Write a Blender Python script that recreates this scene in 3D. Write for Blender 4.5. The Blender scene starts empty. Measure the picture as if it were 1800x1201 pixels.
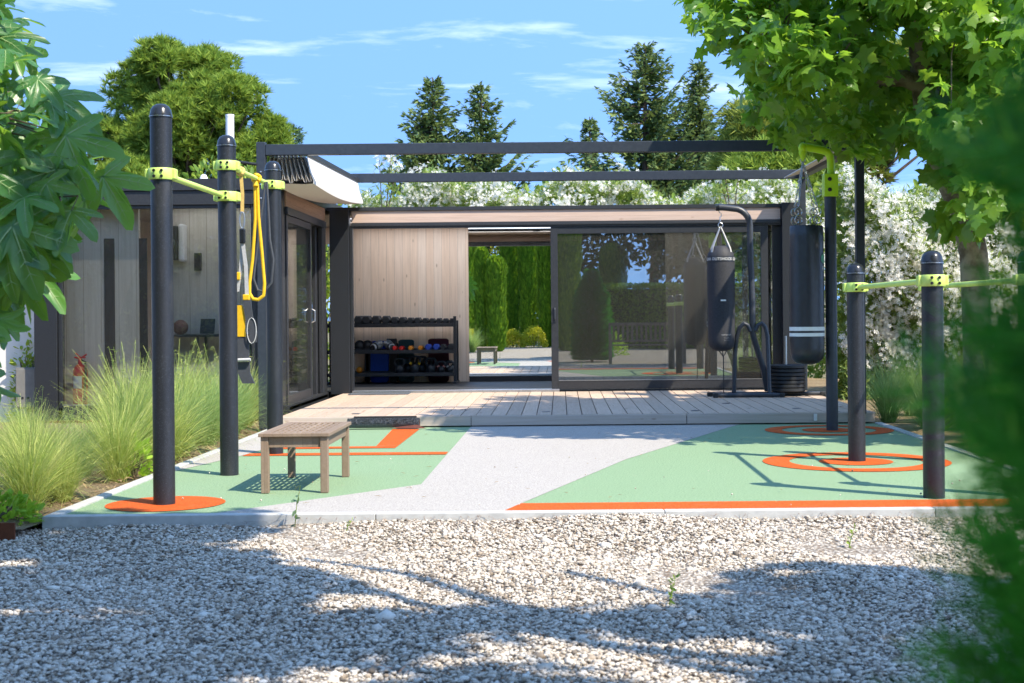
import bpy, bmesh, math, random
import numpy as np
from mathutils import Vector, Matrix
random.seed(7); RNG = np.random.default_rng(11)
S = bpy.context.scene; COL = S.collection; PI = math.pi; R = math.radians

# ------------------------------------------------------------------ camera
cd = bpy.data.cameras.new('camera'); cam = bpy.data.objects.new('camera', cd); COL.objects.link(cam)
cam.location = (0, 0, 1.07); cam.rotation_euler = (R(90), .009, 0)
cd.sensor_width = 36; cd.lens = 50; cd.shift_x = -85/1800; cd.shift_y = -47.5/1800
cd.clip_start = .05; cd.clip_end = 2000
cd.dof.use_dof = True; cd.dof.focus_distance = 12.0; cd.dof.aperture_fstop = 6.0
S.camera = cam

# ------------------------------------------------------------------ light
SUN_EL = R(50); SX, SY = .775, -.632
W = bpy.data.worlds.new('World'); S.world = W; W.use_nodes = True
nt = W.node_tree; nt.nodes.clear()
def N(t, typ, **k):
    n = t.nodes.new(typ)
    for a, b in k.items(): setattr(n, a, b)
    return n
def lk(t, a, b): t.links.new(a, b)
wo = N(nt, 'ShaderNodeOutputWorld'); bg = N(nt, 'ShaderNodeBackground'); bg.inputs[1].default_value = .15
sky = N(nt, 'ShaderNodeTexSky', sky_type='NISHITA'); sky.sun_disc = False
sky.sun_elevation = SUN_EL; sky.sun_rotation = math.atan2(SX, SY)
sky.air_density = 1.0; sky.dust_density = .2; sky.ozone_density = 1.6
tc = N(nt, 'ShaderNodeTexCoord')
# clear mountain-blue air: the sky is read a little above its own elevation
vm = N(nt, 'ShaderNodeVectorMath', operation='MULTIPLY_ADD'); vm.inputs[1].default_value = (1, 1, 1.6); vm.inputs[2].default_value = (0, 0, .75)
lk(nt, tc.outputs['Generated'], vm.inputs[0])
vn = N(nt, 'ShaderNodeVectorMath', operation='NORMALIZE'); lk(nt, vm.outputs[0], vn.inputs[0]); lk(nt, vn.outputs[0], sky.inputs[0])
# cirrus streaks
mp = N(nt, 'ShaderNodeMapping'); mp.inputs['Rotation'].default_value = (0, R(13), 0); mp.inputs['Scale'].default_value = (3.2, 2.0, 24.0); mp.inputs['Location'].default_value = (.35, 0, .62)
lk(nt, tc.outputs['Generated'], mp.inputs[0])
nz = N(nt, 'ShaderNodeTexNoise'); nz.inputs['Scale'].default_value = 1.5; nz.inputs['Detail'].default_value = 9; nz.inputs['Roughness'].default_value = .62; nz.inputs['Distortion'].default_value = .35
lk(nt, mp.outputs[0], nz.inputs[0])
cr = N(nt, 'ShaderNodeValToRGB'); cr.color_ramp.elements[0].position = .53; cr.color_ramp.elements[1].position = .92
cr.color_ramp.elements[1].color = (.75, .75, .75, 1)
lk(nt, nz.outputs[0], cr.inputs[0])
mx = N(nt, 'ShaderNodeMix', data_type='RGBA'); lk(nt, cr.outputs[0], mx.inputs[0])
tint = N(nt, 'ShaderNodeMix', data_type='RGBA', blend_type='MULTIPLY'); tint.inputs[0].default_value = 1; tint.inputs[7].default_value = (.72, .88, .98, 1); lk(nt, sky.outputs[0], tint.inputs[6]); lk(nt, tint.outputs[2], mx.inputs[6]); mx.inputs[7].default_value = (3.9, 4.2, 4.6, 1)
lk(nt, mx.outputs[2], bg.inputs[0]); lk(nt, bg.outputs[0], wo.inputs[0])

sl = bpy.data.lights.new('sun', 'SUN'); so = bpy.data.objects.new('sun', sl); COL.objects.link(so)
sl.energy = 2.3; sl.angle = R(.55); sl.color = (1, .905, .75)
so.rotation_euler = Vector((SX*math.cos(SUN_EL), SY*math.cos(SUN_EL), math.sin(SUN_EL))).to_track_quat('Z', 'Y').to_euler()
S.view_settings.view_transform = 'Standard'; S.view_settings.look = 'None'; S.view_settings.exposure = 1.92; S.view_settings.gamma = 1
S.cycles.max_bounces = 12; S.cycles.diffuse_bounces = 6; S.cycles.transparent_max_bounces = 24; S.cycles.use_denoising = True
S.cycles.caustics_reflective = False; S.cycles.caustics_refractive = False

# ------------------------------------------------------------------ materials
MATS = {}
def newmat(name):
    m = bpy.data.materials.new(name); m.use_nodes = True; t = m.node_tree; t.nodes.clear()
    o = N(t, 'ShaderNodeOutputMaterial'); MATS[name] = m
    return m, t, o
def ramp(t, fac, stops):
    r = N(t, 'ShaderNodeValToRGB'); e = r.color_ramp.elements
    while len(e) < len(stops): e.new(.5)
    for i, (p, c) in enumerate(stops): e[i].position = p; e[i].color = (*c, 1)
    lk(t, fac, r.inputs[0]); return r.outputs[0]
def noise(t, scale, detail=4, rough=.55, stretch=(1, 1, 1), coord='Object', dist=0):
    c = N(t, 'ShaderNodeTexCoord'); m = N(t, 'ShaderNodeMapping'); m.inputs['Scale'].default_value = stretch
    lk(t, c.outputs[coord], m.inputs[0])
    n = N(t, 'ShaderNodeTexNoise'); n.inputs['Scale'].default_value = scale; n.inputs['Detail'].default_value = detail
    n.inputs['Roughness'].default_value = rough; n.inputs['Distortion'].default_value = dist
    lk(t, m.outputs[0], n.inputs[0]); return n.outputs[0]
def math_(t, op, a, b=None):
    n = N(t, 'ShaderNodeMath', operation=op)
    for i, v in enumerate((a, b)):
        if v is None: continue
        if isinstance(v, (int, float)): n.inputs[i].default_value = v
        else: lk(t, v, n.inputs[i])
    return n.outputs[0]
def mixc(t, f, a, b, mode='MIX'):
    n = N(t, 'ShaderNodeMix', data_type='RGBA', blend_type=mode)
    for i, v in ((0, f), (6, a), (7, b)):
        if isinstance(v, (int, float)): n.inputs[i].default_value = v
        elif isinstance(v, tuple): n.inputs[i].default_value = (*v, 1)
        else: lk(t, v, n.inputs[i])
    return n.outputs[2]
def bump(t, h, strength, dist=.01):
    b = N(t, 'ShaderNodeBump'); b.inputs['Strength'].default_value = strength; b.inputs['Distance'].default_value = dist
    lk(t, h, b.inputs['Height']); return b.outputs[0]
def principled(t, o, color, rough=.6, spec=.4, metal=0, nrm=None):
    p = N(t, 'ShaderNodeBsdfPrincipled')
    for k, v in (('Base Color', color), ('Roughness', rough), ('Specular IOR Level', spec), ('Metallic', metal)):
        if isinstance(v, tuple): p.inputs[k].default_value = (*v, 1)
        elif isinstance(v, (int, float)): p.inputs[k].default_value = v
        else: lk(t, v, p.inputs[k])
    if nrm is not None: lk(t, nrm, p.inputs['Normal'])
    if o: lk(t, p.outputs[0], o.inputs[0])
    return p
def mat(name, c1, c2=None, scale=20, rough=.6, spec=.4, metal=0, bmp=0, bscale=60, stretch=(1, 1, 1), detail=5, lo=.35, hi=.68, bdist=.004):
    m, t, o = newmat(name); c2 = c2 or tuple(x*.8 for x in c1)
    c = ramp(t, noise(t, scale, detail, .6, stretch), [(lo, c1), (hi, c2)])
    n = bump(t, noise(t, bscale, 3, .6, stretch), bmp, bdist) if bmp else None
    principled(t, o, c, rough, spec, metal, n); return m
def leafmat(name, stops, trans=.35, tcol=None, rough=.42, spec=.35, big=0):
    m, t, o = newmat(name); g = N(t, 'ShaderNodeNewGeometry')
    c = ramp(t, g.outputs['Random Per Island'], stops)
    if big:
        c = mixc(t, math_(t, 'MULTIPLY', noise(t, big, 2, .5), .55), c, tuple(x*.55 for x in stops[0][1]))
    p = principled(t, None, c, rough, spec)
    tr = N(t, 'ShaderNodeBsdfTranslucent')
    tcc = mixc(t, .85, c, tcol or tuple(min(1, x*1.6) for x in stops[-1][1])); lk(t, tcc, tr.inputs[0])
    ms = N(t, 'ShaderNodeMixShader'); ms.inputs[0].default_value = trans
    lk(t, p.outputs[0], ms.inputs[1]); lk(t, tr.outputs[0], ms.inputs[2]); lk(t, ms.outputs[0], o.inputs[0])
    return m
def glassmat(name, tint, refl, dust=.04):
    m, t, o = newmat(name)
    tr = N(t, 'ShaderNodeBsdfTransparent'); tr.inputs[0].default_value = (*tint, 1)
    gl = N(t, 'ShaderNodeBsdfGlossy'); gl.inputs['Roughness'].default_value = .0; gl.inputs[0].default_value = (.95, .97, .95, 1)
    lw = N(t, 'ShaderNodeLayerWeight'); lw.inputs[0].default_value = .25
    f = math_(t, 'ADD', math_(t, 'MULTIPLY', lw.outputs['Fresnel'], .8), refl)
    a = N(t, 'ShaderNodeMixShader'); lk(t, f, a.inputs[0]); lk(t, tr.outputs[0], a.inputs[1]); lk(t, gl.outputs[0], a.inputs[2])
    df = N(t, 'ShaderNodeBsdfDiffuse'); df.inputs[0].default_value = (.5, .48, .43, 1)
    dn = ramp(t, noise(t, 260, 2, .7), [(.5, (0, 0, 0)), (.8, (1, 1, 1))])
    dd = math_(t, 'MULTIPLY', math_(t, 'MULTIPLY', dn, ramp(t, noise(t, 2.2, 5, .6), [(.3, (.25,)*3), (.75, (1,)*3)])), dust)
    dd = math_(t, 'ADD', dd, dust*.22)
    b = N(t, 'ShaderNodeMixShader'); lk(t, dd, b.inputs[0]); lk(t, a.outputs[0], b.inputs[1]); lk(t, df.outputs[0], b.inputs[2])
    lk(t, b.outputs[0], o.inputs[0]); return m

def boardmat(name, cols, w, axis=0, grain_axis=2, rough=.65, knots=.5, off=0.0):
    """boards side by side along `axis`, each with its own tint; grain runs along grain_axis"""
    m, t, o = newmat(name)
    c = N(t, 'ShaderNodeTexCoord'); sp = N(t, 'ShaderNodeSeparateXYZ'); lk(t, c.outputs['Object'], sp.inputs[0])
    u = math_(t, 'DIVIDE', math_(t, 'ADD', sp.outputs[axis], off), w); fl = math_(t, 'FLOOR', u)
    wn = N(t, 'ShaderNodeTexWhiteNoise', noise_dimensions='1D'); lk(t, fl, wn.inputs['W'])
    base = ramp(t, wn.outputs[0], [(i/(len(cols)-1), q) for i, q in enumerate(cols)])
    st = [34, 34, 34]; st[grain_axis] = 1.6
    mpn = N(t, 'ShaderNodeMapping'); mpn.inputs['Scale'].default_value = st
    cb = N(t, 'ShaderNodeCombineXYZ'); lk(t, math_(t, 'MULTIPLY', wn.outputs[0], 9.0), cb.inputs[grain_axis])
    va = N(t, 'ShaderNodeVectorMath', operation='ADD'); lk(t, c.outputs['Object'], va.inputs[0]); lk(t, cb.outputs[0], va.inputs[1])
    lk(t, va.outputs[0], mpn.inputs[0])
    g = N(t, 'ShaderNodeTexNoise'); g.inputs['Scale'].default_value = 1.3; g.inputs['Detail'].default_value = 6; g.inputs['Roughness'].default_value = .65; lk(t, mpn.outputs[0], g.inputs[0])
    col = mixc(t, .24, base, ramp(t, g.outputs[0], [(.3, (.35, .27, .2)), (.62, (1, 1, 1))]), 'MULTIPLY')
    vo = N(t, 'ShaderNodeTexVoronoi'); vo.inputs['Scale'].default_value = 3.1
    ks = [1, 1, 1]; ks[axis] = 2.6
    mk = N(t, 'ShaderNodeMapping'); mk.inputs['Scale'].default_value = ks; lk(t, va.outputs[0], mk.inputs[0]); lk(t, mk.outputs[0], vo.inputs[0])
    kf = ramp(t, vo.outputs['Distance'], [(.05, (1, 1, 1)), (.11, (0, 0, 0))])
    col = mixc(t, math_(t, 'MULTIPLY', kf, knots), col, (.20, .105, .05))
    fr = math_(t, 'FRACT', u); edge = math_(t, 'LESS_THAN', fr, .035)
    col = mixc(t, math_(t, 'MULTIPLY', edge, .42), col, (.10, .07, .05))
    principled(t, o, col, rough, .3, 0, bump(t, math_(t, 'SUBTRACT', g.outputs[0], edge), .25, .003)); return m

BLACK = mat('powder_black', (.016, .018, .022), (.026, .029, .034), 120, .38, .45, 0, .12, 900)
FRAME = mat('anodised_dark', (.022, .024, .028), (.034, .036, .04), 40, .42, .5)
BEAM = mat('beam_charcoal', (.026, .033, .046), (.036, .044, .058), 30, .4, .5)
def speckle():
    m, t, o = newmat('speckled_post')
    n = noise(t, 190, 3, .7); c = ramp(t, n, [(.56, (.014, .016, .021)), (.72, (.075, .085, .11))]); c = mixc(t, ramp(t, noise(t, 5, 6, .7, (1, 1, .35)), [(.55, (0, 0, 0)), (.8, (.35,)*3)]), c, (.12, .115, .105))
    principled(t, o, c, ramp(t, noise(t, 7, 4, .6, (1, 1, .4)), [(.3, (.33,)*3), (.7, (.5,)*3)]), .5, 0, bump(t, n, .25, .002)); return m
POST = speckle()
CAP = mat('cap_plastic', (.012, .013, .016), (.02, .022, .026), 30, .22, .5)
LIME = mat('lime_paint', (.58, .76, .17), (.44, .60, .14), 14, .42, .5, 0, .1, 200, lo=.5, hi=.85)
LIME2 = mat('lime_yellow_paint', (.52, .82, .02), (.46, .75, .02), 25, .3, .5)
STEEL = mat('galvanised', (.55, .56, .57), (.42, .43, .45), 60, .3, .5, .9)
DARKSTEEL = mat('dark_steel', (.03, .035, .045), (.045, .05, .062), 50, .4, .5)
WHITEP = mat('white_print', (.8, .8, .78), (.74, .74, .72), 40, .6)
RUBBER = mat('black_rubber', (.016, .017, .019), (.028, .03, .032), 80, .55, .4, 0, .2, 300)
VINYL = mat('bag_vinyl', (.017, .020, .027), (.027, .031, .04), 9, .34, .5, 0, .25, 22, bdist=.01)
CANVAS = mat('bag_canvas', (.030, .031, .036), (.045, .046, .052), 60, .62, .3, 0, .2, 40, bdist=.006)
CONC = mat('kerb_concrete', (.50, .50, .48), (.40, .40, .385), 14, .85, .2, 0, .2, 120)
CORTEN = mat('corten', (.16, .052, .024), (.075, .03, .018), 9, .85, .2, 0, .25, 90)
PLASTER = mat('plaster_white', (.74, .71, .66), (.66, .63, .585), 5, .9, .2, 0, .3, 70)
GREYBOX = mat('cabinet_grey', (.20, .195, .175), (.165, .16, .145), 12, .5)
def courtmat(name, a, b):
    m, t, o = newmat(name); n = noise(t, 95, 4, .85); big = noise(t, 1.6, 5, .6)
    c = mixc(t, math_(t, 'MULTIPLY', big, .35), ramp(t, n, [(.38, tuple(x*.62 for x in b)), (.47, b), (.56, a), (.66, tuple(min(1, x*1.18) for x in a))]), tuple(x*.70 for x in a))
    c = mixc(t, ramp(t, noise(t, 4.5, 7, .7, dist=1.2), [(.60, (0, 0, 0)), (.78, (.4,)*3)]), c, (.34, .30, .24))
    principled(t, o, c, .9, .2, 0, bump(t, n, .5, .004)); return m
C_GREEN = courtmat('epdm_green', (.27, .375, .225), (.18, .285, .16))
C_GREY = courtmat('epdm_grey', (.47, .435, .395), (.34, .32, .295))
C_ORANGE = courtmat('epdm_orange', (.62, .115, .018), (.48, .075, .010))
TIMBER = boardmat('interior_timber', [(.82, .62, .46), (.84, .65, .49), (.81, .62, .47), (.86, .69, .54), (.82, .66, .52)], .112, 0, 2, .6, .5)
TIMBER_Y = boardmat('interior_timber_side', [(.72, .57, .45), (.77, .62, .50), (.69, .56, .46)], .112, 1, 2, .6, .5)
BLIND = boardmat('whitewashed_boards', [(.66, .61, .53), (.68, .63, .55), (.64, .60, .525)], .19, 0, 2, .6, .1)
CEIL = boardmat('ceiling_timber', [(.72, .62, .52), (.77, .66, .56), (.70, .60, .51)], .14, 1, 0, .6, .3)
FASCIA = boardmat('fascia_timber', [(.52, .39, .31), (.60, .45, .36), (.48, .37, .31)], .075, 2, 0, .75, .35, .03)
FASCIA_Y = boardmat('fascia_timber_side', [(.50, .30, .18), (.55, .33, .2), (.47, .28, .17)], .075, 2, 1, .75, .3, .03)
DECKM = boardmat('deck_timber', [(.48, .365, .275), (.56, .425, .32), (.51, .39, .295), (.44, .34, .26)], .146, 0, 1, .75, .25, 2.72)
DECKF = boardmat('deck_fascia', [(.47, .40, .35), (.53, .44, .37)], .3, 2, 0, .75, .5, .1)
TEAK = boardmat('weathered_teak', [(.245, .18, .13), (.30, .225, .165), (.21, .155, .112)], .058, 0, 1, .75, .1)
GLASS = glassmat('pane_glass', (.98, .985, .97), .09, .06)
GLASS_D = glassmat('tinted_glass', (.48, .51, .49), .26, .15)
def mirrormat():
    m, t, o = newmat('mirror_silver'); g = N(t, 'ShaderNodeBsdfGlossy'); g.inputs['Roughness'].default_value = 0; g.inputs[0].default_value = (.90, .93, .91, 1)
    lk(t, g.outputs[0], o.inputs[0]); return m
MIRROR = mirrormat()
FABRIC = mat('awning_fabric', (.74, .70, .64), (.68, .64, .585), 60, .85, .2, 0, .1, 200)
BARK_P = mat('plane_bark', (.34, .29, .20), (.15, .115, .075), 7, .85, .2, 0, .3, 20, detail=3, lo=.42, hi=.6, bdist=.01)
BARK = mat('bark', (.10, .075, .055), (.05, .038, .028), 9, .9, .2, 0, .6, 30, (1, 1, .3), bdist=.02)
BRANCH = mat('twig', (.16, .125, .08), (.10, .08, .05), 20, .85)
L_PLANE = leafmat('plane_leaf', [(0, (.05, .135, .016)), (.5, (.12, .25, .03)), (1, (.24, .39, .05))], .45, (.42, .70, .05), .36, .5)
L_FIG = leafmat('fig_leaf', [(0, (.022, .085, .022)), (.5, (.05, .155, .035)), (.85, (.085, .22, .045)), (1, (.20, .36, .05))], .33, (.42, .70, .05), .33, .5)
L_VEIN = mat('fig_vein', (.24, .34, .13), (.2, .3, .1), 30, .5)
L_PINE = leafmat('pine_needles', [(0, (.06, .115, .02)), (.5, (.17, .27, .036)), (1, (.34, .43, .07))], .25, (.42, .55, .07), .6, .15)
L_PINED = leafmat('pine_needles_dark', [(0, (.06, .105, .022)), (.55, (.16, .22, .035)), (1, (.45, .48, .09))], .25, (.44, .5, .08), .6, .15)
L_FIR = leafmat('fir_needles', [(0, (.055, .105, .040)), (.5, (.105, .165, .055)), (1, (.21, .27, .08))], .2, (.26, .35, .09), .55, .25)
L_CEDAR = leafmat('cedar_needles', [(0, (0.068, 0.128, 0.075)), (1, (0.135, 0.210, 0.112))], .2, None, .55, .25)
L_OLE = leafmat('oleander_leaf', [(0, (.09, .16, .045)), (.6, (.19, .28, .07)), (1, (.36, .44, .12))], .4, (.5, .6, .14), .42, .4)
L_BUSH = leafmat('bush_leaf', [(0, (0.098, 0.175, 0.028)), (.6, (0.196, 0.294, 0.042)), (1, (0.336, 0.420, 0.070))], .35, (0.560, 0.700, 0.084), .5, .3)
L_CYP = leafmat('cypress_scale', [(0, (.06, .15, .012)), (.6, (.15, .30, .02)), (1, (.27, .44, .03))], .25, (.4, .6, .03), .55, .2)
L_NEAR = leafmat('near_conifer_scale', [(0, (.010, .065, .010)), (.5, (.022, .13, .018)), (.88, (.055, .23, .03)), (1, (.17, .42, .06))], .40, (.10, .50, .03), .45, .3)
L_YEL = leafmat('golden_leaf', [(0, (0.330, 0.341, 0.022)), (1, (0.605, 0.572, 0.044))], .3, (0.770, 0.748, 0.055), .5, .3)
L_SPURGE = leafmat('spurge_leaf', [(0, (0.156, 0.312, 0.024)), (1, (0.360, 0.552, 0.048))], .35, (0.600, 0.840, 0.072), .5, .3)
L_DARK = leafmat('wood_leaf', [(0, (.022, .042, .014)), (1, (.05, .085, .02))], .25, None, .55, .2)
PETAL = leafmat('oleander_petal', [(0, (.84, .80, .70)), (.3, (.88, .86, .80)), (1, (.90, .89, .85))], .4, (.9, .88, .82), .6, .2)
G_BLADE = leafmat('grass_blade', [(0, (0.203, 0.304, 0.058)), (.5, (0.362, 0.450, 0.102)), (1, (0.609, 0.594, 0.232))], .35, (0.652, 0.725, 0.189), .5, .3)
G_BLADE2 = leafmat('grass_blade_green', [(0, (0.135, 0.243, 0.061)), (.6, (0.243, 0.365, 0.108)), (1, (0.405, 0.486, 0.189))], .35, (0.486, 0.648, 0.189), .5, .3)
def colmat(n, c, rough=.5, **k): return mat(n, c, tuple(x*.82 for x in c), 40, rough, **k)
M_RED = colmat('red_paint', (.72, .02, .018), .3); M_ORANGE = colmat('orange_vinyl', (.85, .28, .015), .45); M_BLUE = colmat('blue_vinyl', (.02, .07, .42), .45)
M_MATBLUE = colmat('blue_foam', (.03, .12, .62), .75); M_TEAL = colmat('teal_foam', (.045, .12, .14), .75); M_MAROON = colmat('maroon_foam', (.085, .018, .035), .75)
M_SILVER = colmat('silver_leather', (.55, .57, .58), .35); M_YELLOW = colmat('yellow_webbing', (.78, .46, .012), .6); M_YEL2 = colmat('yellow_soft', (.62, .55, .10), .7)
M_WEB = colmat('grey_webbing', (.46, .46, .45), .7); M_DKGREY = colmat('dark_grey_plastic', (.06, .065, .075), .5); M_KB = colmat('kettlebell_iron', (.022, .027, .032), .42)
M_FELT = mat('doormat_pile', (.17, .19, .215), (.07, .08, .095), 260, .95, .1, 0, .9, 300, lo=.4, hi=.6, bdist=.01)
M_MATBACK = colmat('mat_backing', (.12, .035, .022), .7)
M_TWIG = mat('litter', (.20, .105, .055), (.12, .06, .035), 30, .9)

# ------------------------------------------------------------------ object helpers
class MB:
    def __init__(s): s.v = []; s.f = []; s.m = []
    def add(s, vs, fs, m=0):
        b = len(s.v); s.v += [tuple(v) for v in vs]; s.f += [tuple(i+b for i in f) for f in fs]; s.m += [m]*len(fs); return s
    def box(s, x0, x1, y0, y1, z0, z1, m=0):
        v = [(x, y, z) for z in (z0, z1) for y in (y0, y1) for x in (x0, x1)]
        return s.add(v, [(0, 2, 3, 1), (4, 5, 7, 6), (0, 1, 5, 4), (2, 6, 7, 3), (0, 4, 6, 2), (1, 3, 7, 5)], m)
    def obox(s, c, size, rot=None, m=0):
        a, b, d = (q/2 for q in size); M = rot or Matrix.Identity(3); c = Vector(c)
        v = [c + M @ Vector((x, y, z)) for z in (-d, d) for y in (-b, b) for x in (-a, a)]
        return s.add(v, [(0, 2, 3, 1), (4, 5, 7, 6), (0, 1, 5, 4), (2, 6, 7, 3), (0, 4, 6, 2), (1, 3, 7, 5)], m)
    def tube(s, pts, r, n=10, m=0, caps=True, closed=False):
        P = [Vector(p) for p in pts]; L = len(P); rr = r if hasattr(r, '__len__') else [r]*L
        vs = []; prev = None
        for i, p in enumerate(P):
            if closed: d = P[(i+1) % L]-P[i-1]
            else: d = P[min(i+1, L-1)]-P[max(i-1, 0)]
            d = d.normalized()
            if prev is None:
                a = Vector((0, 0, 1)) if abs(d.z) < .9 else Vector((1, 0, 0)); u = a.cross(d).normalized()
            else:
                u = prev-d*prev.dot(d); u = u.normalized() if u.length > 1e-6 else prev
            prev = u; w = d.cross(u)
            for k in range(n):
                t = 2*PI*k/n; vs.append(p+(u*math.cos(t)+w*math.sin(t))*rr[i])
        fs = []
        for i in range(L if closed else L-1):
            j = (i+1) % L
            for k in range(n): q = (k+1) % n; fs.append((i*n+k, i*n+q, j*n+q, j*n+k))
        if caps and not closed: fs += [tuple(range(n))[::-1], tuple((L-1)*n+k for k in range(n))]
        return s.add(vs, fs, m)
    def lathe(s, prof, c=(0, 0, 0), n=24, m=0, M=None, caps=True):
        c = Vector(c); vs = []; L = len(prof)
        for r, z in prof:
            for k in range(n):
                q = Vector((r*math.cos(2*PI*k/n), r*math.sin(2*PI*k/n), z)); vs.append(c+(M @ q if M else q))
        fs = [(i*n+k, i*n+(k+1) % n, (i+1)*n+(k+1) % n, (i+1)*n+k) for i in range(L-1) for k in range(n)]
        if caps: fs += [tuple(range(n))[::-1], tuple((L-1)*n+k for k in range(n))]
        return s.add(vs, fs, m)
    def prism(s, poly, z0, z1, m=0):
        n = len(poly); v = [(x, y, z0) for x, y in poly]+[(x, y, z1) for x, y in poly]
        return s.add(v, [tuple(range(n))[::-1], tuple(range(n, 2*n))]+[(i, (i+1) % n, n+(i+1) % n, n+i) for i in range(n)], m)
    def sphere(s, c, r, n=14, k=9, m=0):
        rx, ry, rz = r if hasattr(r, '__len__') else (r, r, r)
        vs = [(c[0], c[1], c[2]-rz)]
        for i in range(1, k):
            a = -PI/2+PI*i/k
            for j in range(n): b = 2*PI*j/n; vs.append((c[0]+rx*math.cos(a)*math.cos(b), c[1]+ry*math.cos(a)*math.sin(b), c[2]+rz*math.sin(a)))
        vs.append((c[0], c[1], c[2]+rz)); fs = []
        for j in range(n): fs.append((0, 1+(j+1) % n, 1+j)); fs.append((len(vs)-1, 1+(k-2)*n+j, 1+(k-2)*n+(j+1) % n))
        for i in range(k-2):
            for j in range(n): fs.append((1+i*n+j, 1+i*n+(j+1) % n, 1+(i+1)*n+(j+1) % n, 1+(i+1)*n+j))
        return s.add(vs, fs, m)
def off(o):
    v = Vector((0, 0, 0))
    while o is not None: v += o.location; o = o.parent
    return v
def finish(name, me, mats, parent, bev=0, smooth=False):
    for m in (mats if isinstance(mats, (list, tuple)) else [mats]): me.materials.append(m)
    o = bpy.data.objects.new(name, me); COL.objects.link(o)
    if parent is not None: o.parent = parent
    if bev:
        b = o.modifiers.new('bevel', 'BEVEL'); b.width = bev; b.segments = 2; b.limit_method = 'ANGLE'; b.angle_limit = R(50)
    if smooth: me.shade_smooth(); me.set_sharp_from_angle(angle=R(42))
    return o
def part(name, mb, mats, parent=None, bev=0, smooth=False):
    """geometry authored in world coordinates; shifted to the parent's frame"""
    d = off(parent) if parent is not None else Vector((0, 0, 0))
    me = bpy.data.meshes.new(name); me.from_pydata([tuple(Vector(v)-d) for v in mb.v], [], mb.f)
    me.polygons.foreach_set('material_index', mb.m); me.update()
    return finish(name, me, mats, parent, bev, smooth)
def npmesh(name, v, f, mats, parent=None, mi=None, smooth=False):
    d = np.array(off(parent)) if parent is not None else np.zeros(3)
    v = np.asarray(v, np.float32)-d.astype(np.float32); f = np.asarray(f, np.int32); k = f.shape[1]
    me = bpy.data.meshes.new(name); me.vertices.add(len(v)); me.vertices.foreach_set('co', v.ravel())
    me.loops.add(f.size); me.loops.foreach_set('vertex_index', f.ravel())
    me.polygons.add(len(f)); me.polygons.foreach_set('loop_start', np.arange(0, f.size, k, dtype=np.int32))
    if mi is not None: me.polygons.foreach_set('material_index', np.asarray(mi, np.int32))
    me.update(calc_edges=True)
    return finish(name, me, mats, parent, 0, smooth)
def tag(o, label, cat, group=None, kind=None):
    if label: o['label'] = label
    if cat: o['category'] = cat
    if group: o['group'] = group
    if kind: o['kind'] = kind
    return o
def thing(name, loc, label, cat, group=None):
    o = bpy.data.objects.new(name, None); COL.objects.link(o); o.location = loc; o.empty_display_size = .1
    return tag(o, label, cat, group)
def single(name, mb, mats, loc, label, cat, group=None, **k):
    """a thing that is one mesh, authored in world coordinates, origin at loc"""
    t = MB(); d = Vector(loc); t.v = [tuple(Vector(v)-d) for v in mb.v]; t.f = mb.f; t.m = mb.m
    o = part(name, t, mats, None, **k); o.location = loc; return tag(o, label, cat, group)
def dup(o, loc, rz=0, sc=1, label=None, parent=None):
    c = o.copy(); COL.objects.link(c)
    if parent is None:
        c.location = loc; c.rotation_euler = (0, 0, rz); c.scale = (sc, sc, sc) if not hasattr(sc, '__len__') else sc
        if label: c['label'] = label
    else: c.parent = parent
    for ch in list(o.children): dup(ch, None, parent=c)
    return c
def struct(name, mb, m, **k):
    o = part(name, mb, m, None, **k); o['kind'] = 'structure'; return o
def arc(c, r, a0, a1, n, ax='xz'):
    out = []
    for i in range(n+1):
        a = a0+(a1-a0)*i/n; p = [c[0], c[1], c[2]]
        p['xyz'.index(ax[0])] += r*math.cos(a); p['xyz'.index(ax[1])] += r*math.sin(a); out.append(tuple(p))
    return out
def text_geo(s, size):
    cu = bpy.data.curves.new('txt', 'FONT'); cu.body = s; cu.size = size; cu.align_x = 'CENTER'; cu.resolution_u = 2
    o = bpy.data.objects.new('txt', cu); COL.objects.link(o)
    dg = bpy.context.evaluated_depsgraph_get(); me = o.evaluated_get(dg).to_mesh()
    v = [tuple(x.co) for x in me.vertices]; f = [tuple(p.vertices) for p in me.polygons]
    o.evaluated_get(dg).to_mesh_clear(); bpy.data.objects.remove(o); bpy.data.curves.remove(cu); return v, f
def wrap_text(mb, s, size, c, r, ang, z, m=0):
    v, f = text_geo(s, size)
    mb.add([(c[0]+r*math.cos(ang+x/r), c[1]+r*math.sin(ang+x/r), z+y) for x, y, _ in v], f, m)

# foliage helpers
def frames(d, n):
    d = d/np.linalg.norm(d, axis=1, keepdims=True); x = np.cross(d, n); l = np.linalg.norm(x, axis=1, keepdims=True)
    x = np.where(l > 1e-5, x/np.maximum(l, 1e-5), np.array([[1., 0, 0]])); z = np.cross(x, d); return np.stack([x, d, z], axis=2)
def scatter(tv, tf, pos, fr, sc):
    n, k = len(pos), len(tv); sc = np.asarray(sc).reshape(n, 1, -1)
    v = np.einsum('nij,nkj->nki', fr, tv[None]*sc)+pos[:, None]
    f = (tf[None]+(np.arange(n)*k)[:, None, None]).reshape(-1, tf.shape[1]); return v.reshape(-1, 3), f
def rdir(n, up=0.0, rng=RNG):
    d = rng.normal(size=(n, 3)); d[:, 2] += up; return d/np.linalg.norm(d, axis=1, keepdims=True)
def join(parts):
    vs, fs, o = [], [], 0
    for v, f in parts: vs.append(v); fs.append(f+o); o += len(v)
    return np.concatenate(vs), np.concatenate(fs)
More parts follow.
